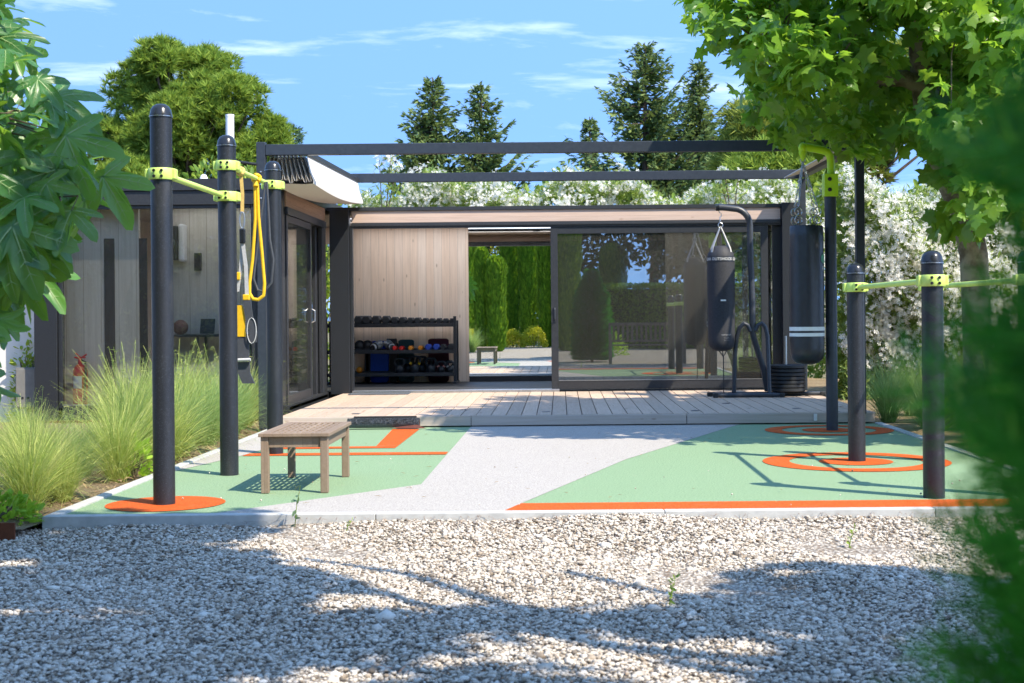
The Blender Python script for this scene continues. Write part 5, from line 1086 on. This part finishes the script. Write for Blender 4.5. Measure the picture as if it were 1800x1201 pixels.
# ------------------------------------------------------------------ fig at the left, near
fig = thing('fig_tree', (-4.5, 6.9, GZ), 'fig tree with big lobed leaves hanging in at the left edge', 'tree')
s = MB(); s.tube([(-4.5, 6.9, GZ-.05), (-4.42, 6.9, .5), (-4.2, 6.9, 1.2), (-3.95, 6.95, 2.1), (-3.6, 7.0, 3.0)], [.10, .09, .08, .055, .03], 10); tr = part('trunk', s, BARK, fig, smooth=True)
def fig_leaf():
    lob = [(0, 1.0), (R(52), .88), (-R(52), .88), (R(104), .62), (-R(104), .62)]; n = 64; ring1, ring2 = [], []
    def z(x, y): return -.42*(x*x+(y-.15)**2)+.16*abs(math.sin(1.75*math.atan2(x, y+1e-6)))*math.hypot(x, y)+.02*math.sin(14*x)*math.sin(12*y)
    for i in range(n):
        a = 2*PI*i/n; r = .22 if abs(((a+PI) % (2*PI))-PI) < 2.3 else .13
        for la, L in lob:
            dl = ((a-la+PI) % (2*PI))-PI
            if abs(dl) < PI/2: A, B = L/2, L*.172; r = max(r, 2*A*B*B*math.cos(dl)/((B*math.cos(dl))**2+(A*math.sin(dl))**2))
        r *= 1+.03*math.sin(a*21); x, y = r*math.sin(a), r*math.cos(a); ring2.append((x, y, z(x, y))); ring1.append((x*.5, y*.5, z(x*.5, y*.5)))
    v = [(0, 0, 0)]+ring1+ring2; f = []
    for i in range(n): j = (i+1) % n; f += [(0, 1+i, 1+j), (1+i, 1+n+i, 1+n+j), (1+i, 1+n+j, 1+j)]
    vv, vf = [], []
    for la, L in lob:
        u = np.array([math.sin(la), math.cos(la)]); w = np.array([u[1], -u[0]]); b = len(vv)
        for k in range(6):
            q = L*.9*k/5; c = u*q; ww = .011*(1-.8*k/5)
            for sg in (-1, 1): e = c+w*ww*sg; vv.append((e[0], e[1], z(c[0], c[1])+.006))
        for k in range(5): q = b+2*k; vf += [(q, q+1, q+3), (q, q+3, q+2)]
        for k in (2, 3, 4):      # side veins
            for sg in (-1, 1):
                c = u*L*.9*k/5.6; e = c+(u*.6+w*sg*.8)*L*.16; b = len(vv); vv += [(c[0], c[1], z(*c)+.006), (c[0]+u[0]*.012, c[1]+u[1]*.012, z(*c)+.006), (e[0], e[1], z(*e)+.005)]; vf.append((b, b+1, b+2))
    return np.array(v), np.array(f), np.array(vv), np.array(vf)
FV, FF, VV, VF = fig_leaf()
# leaf positions: a drooping mass bounded to the right by the photographed outline, described in metres at 3.7-5.0 m
edge = [(2.25, .07), (1.95, .045), (1.86, .085), (1.80, .13), (1.72, .165), (1.66, .20), (1.55, .24), (1.47, .275), (1.40, .26), (1.32, .215), (1.24, .14), (1.15, .07), (1.05, .01), (.97, -.05), (.9, -.12)]
def edge_at(z):
    for (z1, e1), (z0, e0) in zip(edge[:-1], edge[1:]):
        if z0 <= z <= z1: return e0+(e1-e0)*(z-z0)/(z1-z0)
    return -.3
pos, dr, nr, sz = [], [], [], []
while len(pos) < 330:
    y = random.uniform(6.2, 7.5); z4 = random.uniform(.92, 2.3); k = y/4.0; z = 1.07+(z4-1.07)*k; xl = (-1.576+edge_at(z4)*1.0)*k; x = xl-abs(random.gauss(0, .30))*k-.03
    if x < -1.576*k-.85: continue
    big = 1.0 if z4 < 1.62 else .8
    pos.append((x, y, z)); a = random.uniform(-.9, .9); dr.append((random.uniform(-.2, .8), random.uniform(-.6, .3), random.uniform(-1.0, -.15) if z4 < 1.6 else random.uniform(-.6, .35)))
    nr.append((random.uniform(-.8, 1.0), random.uniform(-1.0, .35), random.uniform(.0, 1.0))); sz.append(random.uniform(.155, .285)*big)
# a few hand placed large leaves at the front
for x, y, z, d, n_, s_ in ((-1.52, 3.95, 1.33, (.35, -.05, -.95), (.1, -.85, .45), .23), (-1.66, 3.9, 1.07, (.3, -.1, -.8), (.0, -.7, .6), .19), (-1.42, 4.1, 1.60, (.35, 0, -.9), (.1, -.9, .35), .21), (-1.38, 4.3, 1.50, (.5, 0, -.85), (.2, -.9, .3), .19), (-1.63, 3.95, 1.50, (.1, -.1, -.9), (.1, -.8, .5), .22), (-1.47, 4.15, 1.72, (.8, 0, -.5), (.1, -.6, .7), .19), (-1.63, 3.85, 1.18, (-.2, -.1, -.9), (-.1, -.8, .5), .2)):
    pos.append((x*1.56, y*1.56, 1.07+(z-1.07)*1.56)); dr.append(d); nr.append(n_); sz.append(s_*1.45)
pos = np.array(pos); fr = frames(np.array(dr), np.array(nr)); v, f = scatter(FV, FF, pos, fr, np.array(sz)); lv = npmesh('crown', v, f, L_FIG, fig, smooth=True)
v, f = scatter(VV, VF, pos, fr, np.array(sz)); npmesh('leaf_veins', v, f, L_VEIN, lv)
s = MB(); hubs = [(-3.4, 6.9, 2.75), (-3.3, 6.9, 2.1), (-3.5, 6.8, 1.5), (-3.2, 6.9, 3.1), (-3.1, 6.8, 1.25)]
for h0, h1 in (((-3.95, 6.95, 2.1), hubs[1]), ((-4.2, 6.9, 1.2), hubs[2]), ((-3.6, 7.0, 3.0), hubs[3]), ((-3.8, 6.97, 2.5), hubs[0]), (hubs[2], hubs[4]), (hubs[1], (-2.65, 6.8, 1.95)), (hubs[0], (-2.7, 6.8, 2.35)), (hubs[2], (-2.65, 6.7, 1.55)), (hubs[4], (-2.7, 6.6, 1.1))): limb(s, h0, h1, .020, .006, .04, 7)
for p, d in zip(pos[:190], fr[:190, :, 1]):
    q = min(hubs+[(-2.8, 6.8, 2.0), (-2.85, 6.8, 2.4), (-2.85, 6.7, 1.55), (-2.85, 6.6, 1.15)], key=lambda h: (Vector(h)-Vector(p)).length); e = Vector(p)-Vector(d)*.09
    if random.random() < .55: s.tube([q, (Vector(q)+e)/2+Vector((0, 0, .04)), e, p], [.006, .005, .003, .0025], 5)
part('branch', s, BRANCH, fig, smooth=True)

# ------------------------------------------------------------------ plane tree at the right
pl = thing('plane_tree', (3.62, 12.3, ZG), 'plane tree with mottled trunk spreading over the right end of the pergola', 'tree')
s = MB(); s.tube([(3.64, 12.3, -.12), (3.62, 12.3, .25), (3.60, 12.3, .9), (3.58, 12.3, 1.55), (3.50, 12.3, 1.95), (3.30, 12.28, 2.35), (3.16, 12.25, 2.8), (3.10, 12.2, 3.3), (3.05, 12.2, 4.2), (3.1, 12.2, 5.2)], [.15, .13, .12, .12, .125, .115, .10, .09, .07, .04], 16); part('trunk', s, BARK_P, pl, smooth=True)
s = MB(); bl = []
for a, b, r0, r1 in (((3.12, 12.2, 3.0), (2.22, 12.0, 3.12), .075, .06), ((3.5, 12.3, 2.0), (4.4, 12.0, 3.2), .08, .05), ((3.05, 12.2, 3.6), (1.6, 12.6, 4.2), .06, .025), ((3.1, 12.2, 3.4), (3.2, 11.0, 4.0), .06, .03), ((3.1, 12.2, 3.8), (2.6, 14.2, 4.6), .06, .03), ((4.4, 12.0, 3.2), (5.5, 11.8, 4.2), .05, .03), ((3.2, 12.2, 2.6), (4.3, 13.9, 3.9), .07, .03), ((2.22, 12.0, 3.12), (1.7, 11.8, 3.3), .022, .008), ((3.05, 12.2, 4.2), (2.0, 11.6, 5.2), .05, .02), ((4.3, 13.9, 3.9), (3.5, 15.3, 4.6), .03, .015)):
    bl.append(limb(s, a, b, r0, r1, .05, 10, 6))
part('limb', s, BARK_P, pl, smooth=True)
def cano_ok(x, y, z):
    k = y/12.0; X = x/k; Z = 1.07+(z-1.07)/k                    # the crown flares like a tilted bowl: low in the middle, higher toward its rim
    zb = 2.36 if 2.05 < X < 3.2 else (2.36+(2.05-X)*.62 if X <= 2.05 else 1.95)
    if X > 3.35: zb = 1.75
    xl = 1.14+.35*max(0, (3.2-Z))
    return X > xl and Z > zb
pf = []; tries = 0
while len(pf) < 210 and tries < 60000:
    tries += 1
    x, y, z = random.uniform(.9, 6.2), random.uniform(10.3, 16.2), random.uniform(1.6, 6.0)
    if not cano_ok(x-.15, y, z-.18): continue
    low = z-2.2
    if 1.3 < x < 2.9 and z < 2.95 and random.random() < .62: continue   # sparser under-layer where the pine shows through
    if y < 11.2 and z < 3.0 and random.random() < .6: continue
    if (x-3.2)**2/8.5+(y-13.2)**2/8.5+(z-3.2)**2/7.5 > 1: continue
    if x-.65*z < -.85+.25*math.sin(y*2) or (y+.53*z > 16.75 and x-.65*z < 1.6): continue      # the left and rear of the deck stay in the sun
    if 2.95 < x-.65*(z-.4) < 6 and 9 < y+.53*(z-.4) < 17 and random.random() < .75: continue
    if .8 < x-.65*(z-1.3) < 2.6 and y+.53*(z-1.3) > 15.5: continue
    if y+.53*(z-1.5) > 16.6 and x-.65*(z-1.5) > 2.9: continue            # leaves the oleanders in the sun
    pf.append((x, y, z, random.uniform(.18, .40)))
pf += [(2.3, 11.8, 2.60, .2), (2.62, 11.8, 2.62, .2), (2.5, 11.7, 2.47, .14), (2.58, 11.6, 2.36, .09), (2.75, 11.7, 2.5, .16), (3.4, 11.4, 2.15, .2), (3.5, 11.4, 1.85, .15), (3.8, 11.3, 1.95, .25), (4.0, 11.3, 1.62, .2), (3.2, 11.3, 2.45, .22), (2.0, 11.9, 2.75, .2), (3.0, 11.5, 2.62, .25)]
for i in range(62):
    x, y, z = random.uniform(3.15, 4.8), random.uniform(10.4, 12.0), random.uniform(1.8, 3.4); pf.append((x, y, z, random.uniform(.15, .3)))
for i in range(130):
    gx, gy, z = random.uniform(-.6, 3.0), random.uniform(12.75, 15.8), random.uniform(2.7, 4.8); x, y = gx+.65*z, gy-.53*z
    if cano_ok(x-.1, y, z-.12) and not (gx < .2 and gy > 14.6): pf.append((x, y, z, random.uniform(.14, .28)))
crown(pf, 14500, PLANE_LEAF, .148, L_PLANE, pl, hang=.45, flat=.2)
s = MB(); tgt = [q for b in bl for q in b]
for p in pf[:170]:
    q = min(tgt, key=lambda h: (Vector(h)-Vector(p[:3])).length); limb(s, q, p[:3], .012, .004, .08, 5, 4)
part('twigs', s, BRANCH, pl)

# ------------------------------------------------------------------ blurred conifer beside the lens
nc = thing('conifer_bush', (.765, .84, GZ), 'dark green feathery conifer close to the lens at the right edge', 'shrub')
s = MB(); s.tube([(.765, .84, GZ-.03), (.765, .84, .8), (.77, .84, 1.5)], [.03, .022, .006], 8); part('trunk', s, BARK, nc)
n = 44000; z = RNG.uniform(-.05, 2.1, n); a = RNG.uniform(0, 2*PI, n); rad = (.376+.012*np.sin(z*9+a*2)+.045*np.sin(z*38+a*5))*np.where(z < 1.0, 1.12, 1.12-(z-1.0)*.42)*np.clip((2.4-z)/.9, .05, 1)
rr = rad*RNG.uniform(.35, 1, n)**.5; pos = np.stack([.765+rr*np.cos(a), .84+rr*np.sin(a), z], 1); keep = (np.hypot(pos[:, 0]-.05, pos[:, 1]-.0) > .34)
pos = pos[keep]; a = a[keep]; n = len(pos); d = np.stack([np.cos(a), np.sin(a), RNG.uniform(.2, 1.2, n)], 1)+rdir(n)*.4
v, f = scatter(*FROND, pos, frames(d, rdir(n)), RNG.uniform(.06, .12, n)); npmesh('crown', v, f, L_NEAR, nc)

# ------------------------------------------------------------------ the shade tree over the yard (its shadow lies on the gravel)
st = thing('plane_tree', (5.2, 1.2, GZ), 'tall plane tree beside the yard whose shade dapples the gravel', 'tree')
s = MB(); s.tube([(5.2, 1.2, GZ-.05), (5.1, 1.2, 1.2), (4.8, 1.3, 2.6), (4.3, 1.6, 4.0), (3.9, 1.8, 5.4)], [.22, .19, .16, .12, .05], 14); part('trunk', s, BARK_P, st, smooth=True)
s = MB(); bl = []
for b in ((1.0, 2.8, 4.9), (2.2, 4.0, 5.2), (.2, 1.5, 5.2), (3.5, 3.5, 5.3), (6.5, 2.5, 5.0), (5.0, -.8, 5.4), (2.5, 0.2, 5.6), (1.4, 4.0, 4.7)): bl.append(limb(s, (4.6, 1.45, 3.3), b, .09, .03, .05, 8, 6))
part('limb', s, BARK_P, st, smooth=True)
def shade_ok(x, y, z):
    gx, gy = x-.65*z, y+.53*z                                         # where its shadow falls
    if gy > 7.95: return False
    if gx > -.9 and gy > 6.35-.12*math.sin(gx*3)+.12*max(0, gx-1.2): return False
    if -1.5 < gx <= -.9 and gy > 6.35+(-.9-gx)*1.9: return False
    return True
pf = []
while len(pf) < 260:
    z = random.uniform(4.3, 6.2); gx, gy = random.uniform(-3.6, 2.9), random.uniform(2.0, 7.9); x, y = gx+.65*z, gy-.53*z
    if not all(shade_ok(x+dx_, y+dy_, z) for dx_ in (-.2, .2) for dy_ in (-.2, .2)): continue
    h_ = math.sin(gx*2.1+.9*gy)+math.sin(gy*5.0-gx*.8+.5)+.6*math.sin(gx*4.5+2)
    if h_ < -.08 and gy < 7.0: continue
    pf.append((x, y, z, random.uniform(.20, .37)))
crown(pf, 14000, PLANE_LEAF, .17, L_PLANE, st, hang=.4, flat=.35)

# ================================================================== THE GARDEN BEHIND THE CAMERA (seen in the mirror and the glass)
def column_cypress(x, y, h, r, label):
    o = thing('column_cypress', (x, y, GZ), label, 'tree', 'clipped column cypresses reflected in the mirror'); s = MB(); s.tube([(x, y, GZ-.05), (x, y, h*.8)], [.05, .02], 7); part('trunk', s, BARK, o)
    n = int(5200*h/3*r/.3); z = RNG.random(n)**.9; a = RNG.uniform(0, 2*PI, n); prof_ = np.minimum(1, np.sqrt(np.clip((1-z)/.09, 0, 1)))*np.minimum(1, .80+z*1.2)
    rr = r*prof_*(1+.07*np.sin(a*3+z*9)+.05*np.sin(z*31+a))*RNG.uniform(.78, 1.02, n); p = np.stack([x+rr*np.cos(a), y+rr*np.sin(a), GZ+z*h], 1)
    d = np.stack([np.cos(a)*.45, np.sin(a)*.45, np.full(n, 1.0)], 1)+rdir(n)*.22; nrm = np.stack([np.cos(a), np.sin(a), np.full(n, .2)], 1)
    v, f = scatter(*SPRAY, p, frames(d, nrm), RNG.uniform(.10, .2, n)); npmesh('crown', v, f, L_CYP, o)
    s = MB(); s.lathe([(r*.66, .0), (r*.74, h*.5), (r*.70, h*.86), (r*.35, h*.955), (.001, h*.965)], (x, y, GZ), 14, caps=False); part('inner_foliage', s, L_CYP, o)
for x, y, h, r, lb in ((-2.05, -5.2, 2.95, .30, 'dark column cypress in the mirror, the one behind the little table'), (-2.52, -5.6, 3.25, .24, 'column cypress in the mirror, overlapping left of the darkest one'), (-3.35, -9, 4.1, .42, 'column cypress at the left edge of the mirror'),
                       (-1.95, -14.5, 5.1, .37, 'tall bright column cypress in the mirror, right of the dark one'), (-1.20, -13.2, 5.0, .35, 'tall column cypress in the middle of the mirror between two golden bushes'), (-.45, -11, 4.6, .34, 'tall column cypress at the right edge of the mirror beside the door'), (.25, -10.2, 4.4, .42, 'column cypress hidden by the frame of the sliding door'), (1.9, -16, 3.6, .5, 'column cypress reflected above the clipped hedge')):
    column_cypress(x, y, h, r, lb)
for x, y, r, lb in ((-1.7, -10.5, .42, 'golden bush between the cypress trunks in the mirror'), (-.95, -10.2, .50, 'round golden bush in front of the middle cypress in the mirror'), (-2.95, -7.2, .45, 'golden bush at the left edge of the mirror')):
    bushlet('golden_bush', (x, y, GZ), (r, r*.9, r*1.5), 1800, L_YEL, .07, lb, 'bush', 'golden bushes reflected in the mirror')
bushlet('tall_shrub', (-1.3, -18, GZ), (2.3, .8, 5.2), 5200, L_YEL, .16, 'pale yellow-green shrub glowing between the mirror cypresses', 'shrub', up=.2)
place(TG[0], -2.75, -3.9, GZ, 1.15, 'silvery grass clump reflected beside the dark cypress', 'ornamental grasses behind the yard')
bushlet('round_bush', (1.1, -4.5, GZ), (.8, .6, .8), 2200, L_SPURGE, .07, 'bright round bush reflected behind the garden bench', 'bush')
s = MB(); s.box(-.5, 6.5, -12.6, -11.6, GZ-.02, 1.9)
hd = thing('clipped_hedge', (3.4, -12, GZ), 'long clipped hedge reflected in the sliding door', 'hedge'); s = MB(); s.box(.75, 6.7, -12.5, -11.7, GZ-.02, 1.9); part('inner_foliage', s, L_DARK, hd)
n = 16000; x = RNG.uniform(.7, 6.75, n); top = RNG.random(n) < .4; z = np.where(top, 2.0+RNG.normal(0, .03, n), RNG.uniform(GZ, 2.0, n)); y = np.where(top, RNG.uniform(-12.6, -11.6, n), -11.62+RNG.normal(0, .04, n))
v, f = scatter(*OVAL, np.stack([x, y, z], 1), frames(rdir(n, .5), rdir(n, .8)), RNG.uniform(.06, .11, n)); npmesh('foliage', v, f, L_CYP, hd)
bn = thing('garden_bench', (1.95, 2.6, GZ), 'weathered teak garden bench reflected in the sliding door', 'bench')
bz = GZ; b0, b1, bY = 1.15, 2.85, 2.35
p = MB()
for i in range(5): p.box(b0, b1, bY+.06+i*.095, bY+.14+i*.095, bz+.42, bz+.445)
part('seat', p, TEAK, bn, bev=.003)
p = MB(); p.box(b0, b1, bY-.02, bY+.03, bz+.88, bz+.95); p.box(b0, b1, bY-.015, bY+.025, bz+.50, bz+.55)
for i in range(15): x = b0+.09+i*(b1-b0-.18)/14; p.box(x-.025, x+.025, bY-.005, bY+.015, bz+.5505, bz+.8795)
part('backrest', p, TEAK, bn, bev=.003)
for x in (b0-.03, b1-.03):
    p = MB(); p.box(x, x+.06, bY-.03, bY+.03, bz, bz+.95); part('leg', p, TEAK, bn, bev=.003); p = MB(); p.box(x, x+.06, bY+.50, bY+.56, bz, bz+.66); part('leg', p, TEAK, bn, bev=.003)
    p = MB(); p.box(x-.005, x+.065, bY+.031, bY+.60, bz+.661, bz+.69); part('armrest', p, TEAK, bn, bev=.003)
def broadtree(name, x, y, lean, h, R_, n, ls, m, label, r=.22, zc=.72):
    o = thing(name, (x, y, ZG), label, 'tree', 'trees round the back of the yard'); s = MB(); tx_, ty_ = x+lean, y
    s.tube([(x, y, ZG), (x+lean*.3, y, h*.22), (x+lean*.8, y, h*.45), (tx_, y, h*.7)], [r, r*.85, r*.65, r*.3], 12); part('trunk', s, BARK, o, smooth=True); s = MB(); pf = puffshell((tx_, y, h*zc), R_, 46, R_[0]*.2, R_[0]*.34, -.6)
    for p in pf[::4]: limb(s, (x+lean*.75, y, h*.42), p[:3], r*.4, .02, .06, 6, 5)
    part('limb', s, BARK, o, smooth=True); crown(pf, n, OVAL, ls, m, o); return o
broadtree('olive_tree', -8.6, 4.2, 1.0, 5.2, (2.6, 2.2, 1.8), 6000, .13, L_DARK, 'leaning old tree reflected in the wing glass', .30)
broadtree('olive_tree', -5.7, 1.2, .3, 3.6, (1.3, 1.2, 1.1), 3500, .12, L_BUSH, 'small leafy tree reflected at the right of the wing glass', .10)
for i, (x, y, h) in enumerate(((-12, -7.5, 6), (-18, -15, 8), (-7, -20, 9), (-1.5, -23, 10), (3.5, -19, 10), (8, -21, 9), (-13, -16, 9), (13, -15, 9), (-17, -4, 8), (5.8, -15.5, 8))):
    broadtree('oak_tree', x, y, .3, h, (h*.42, h*.36, h*.46), 8200, .30, L_DARK, ['oak reflected in the left half of the wing glass', 'oak reflected behind the nearer oak in the wing glass', 'oak reflected left of the mirror cypresses', 'tall oak reflected behind the mirror cypresses', 'oak reflected above the clipped hedge', 'oak reflected at the right of the clipped hedge', 'oak far off at the left rear of the yard', 'oak far off at the right rear of the yard', 'oak at the far left beside the yard', 'oak just behind the clipped hedge'][i], zc=.52)

lh = thing('laurel_hedge', (-12, -9, GZ), 'dark laurel hedge reflected low in the wing glass', 'hedge'); n = 16000; x = RNG.uniform(-21, -4.6, n); z = RNG.uniform(GZ, 3.0, n)
v, f = scatter(*OVAL, np.stack([x, -9+RNG.normal(0, .22, n)+.2*np.sin(x*2+z*2), z+.2*np.sin(x*1.3)], 1), frames(rdir(n, .4), rdir(n, .6)), RNG.uniform(.13, .24, n)); npmesh('foliage', v, f, L_OLE, lh)
s = MB(); s.box(-21, -4.6, -9.35, -8.75, GZ-.02, 2.6); part('inner_foliage', s, L_DARK, lh)
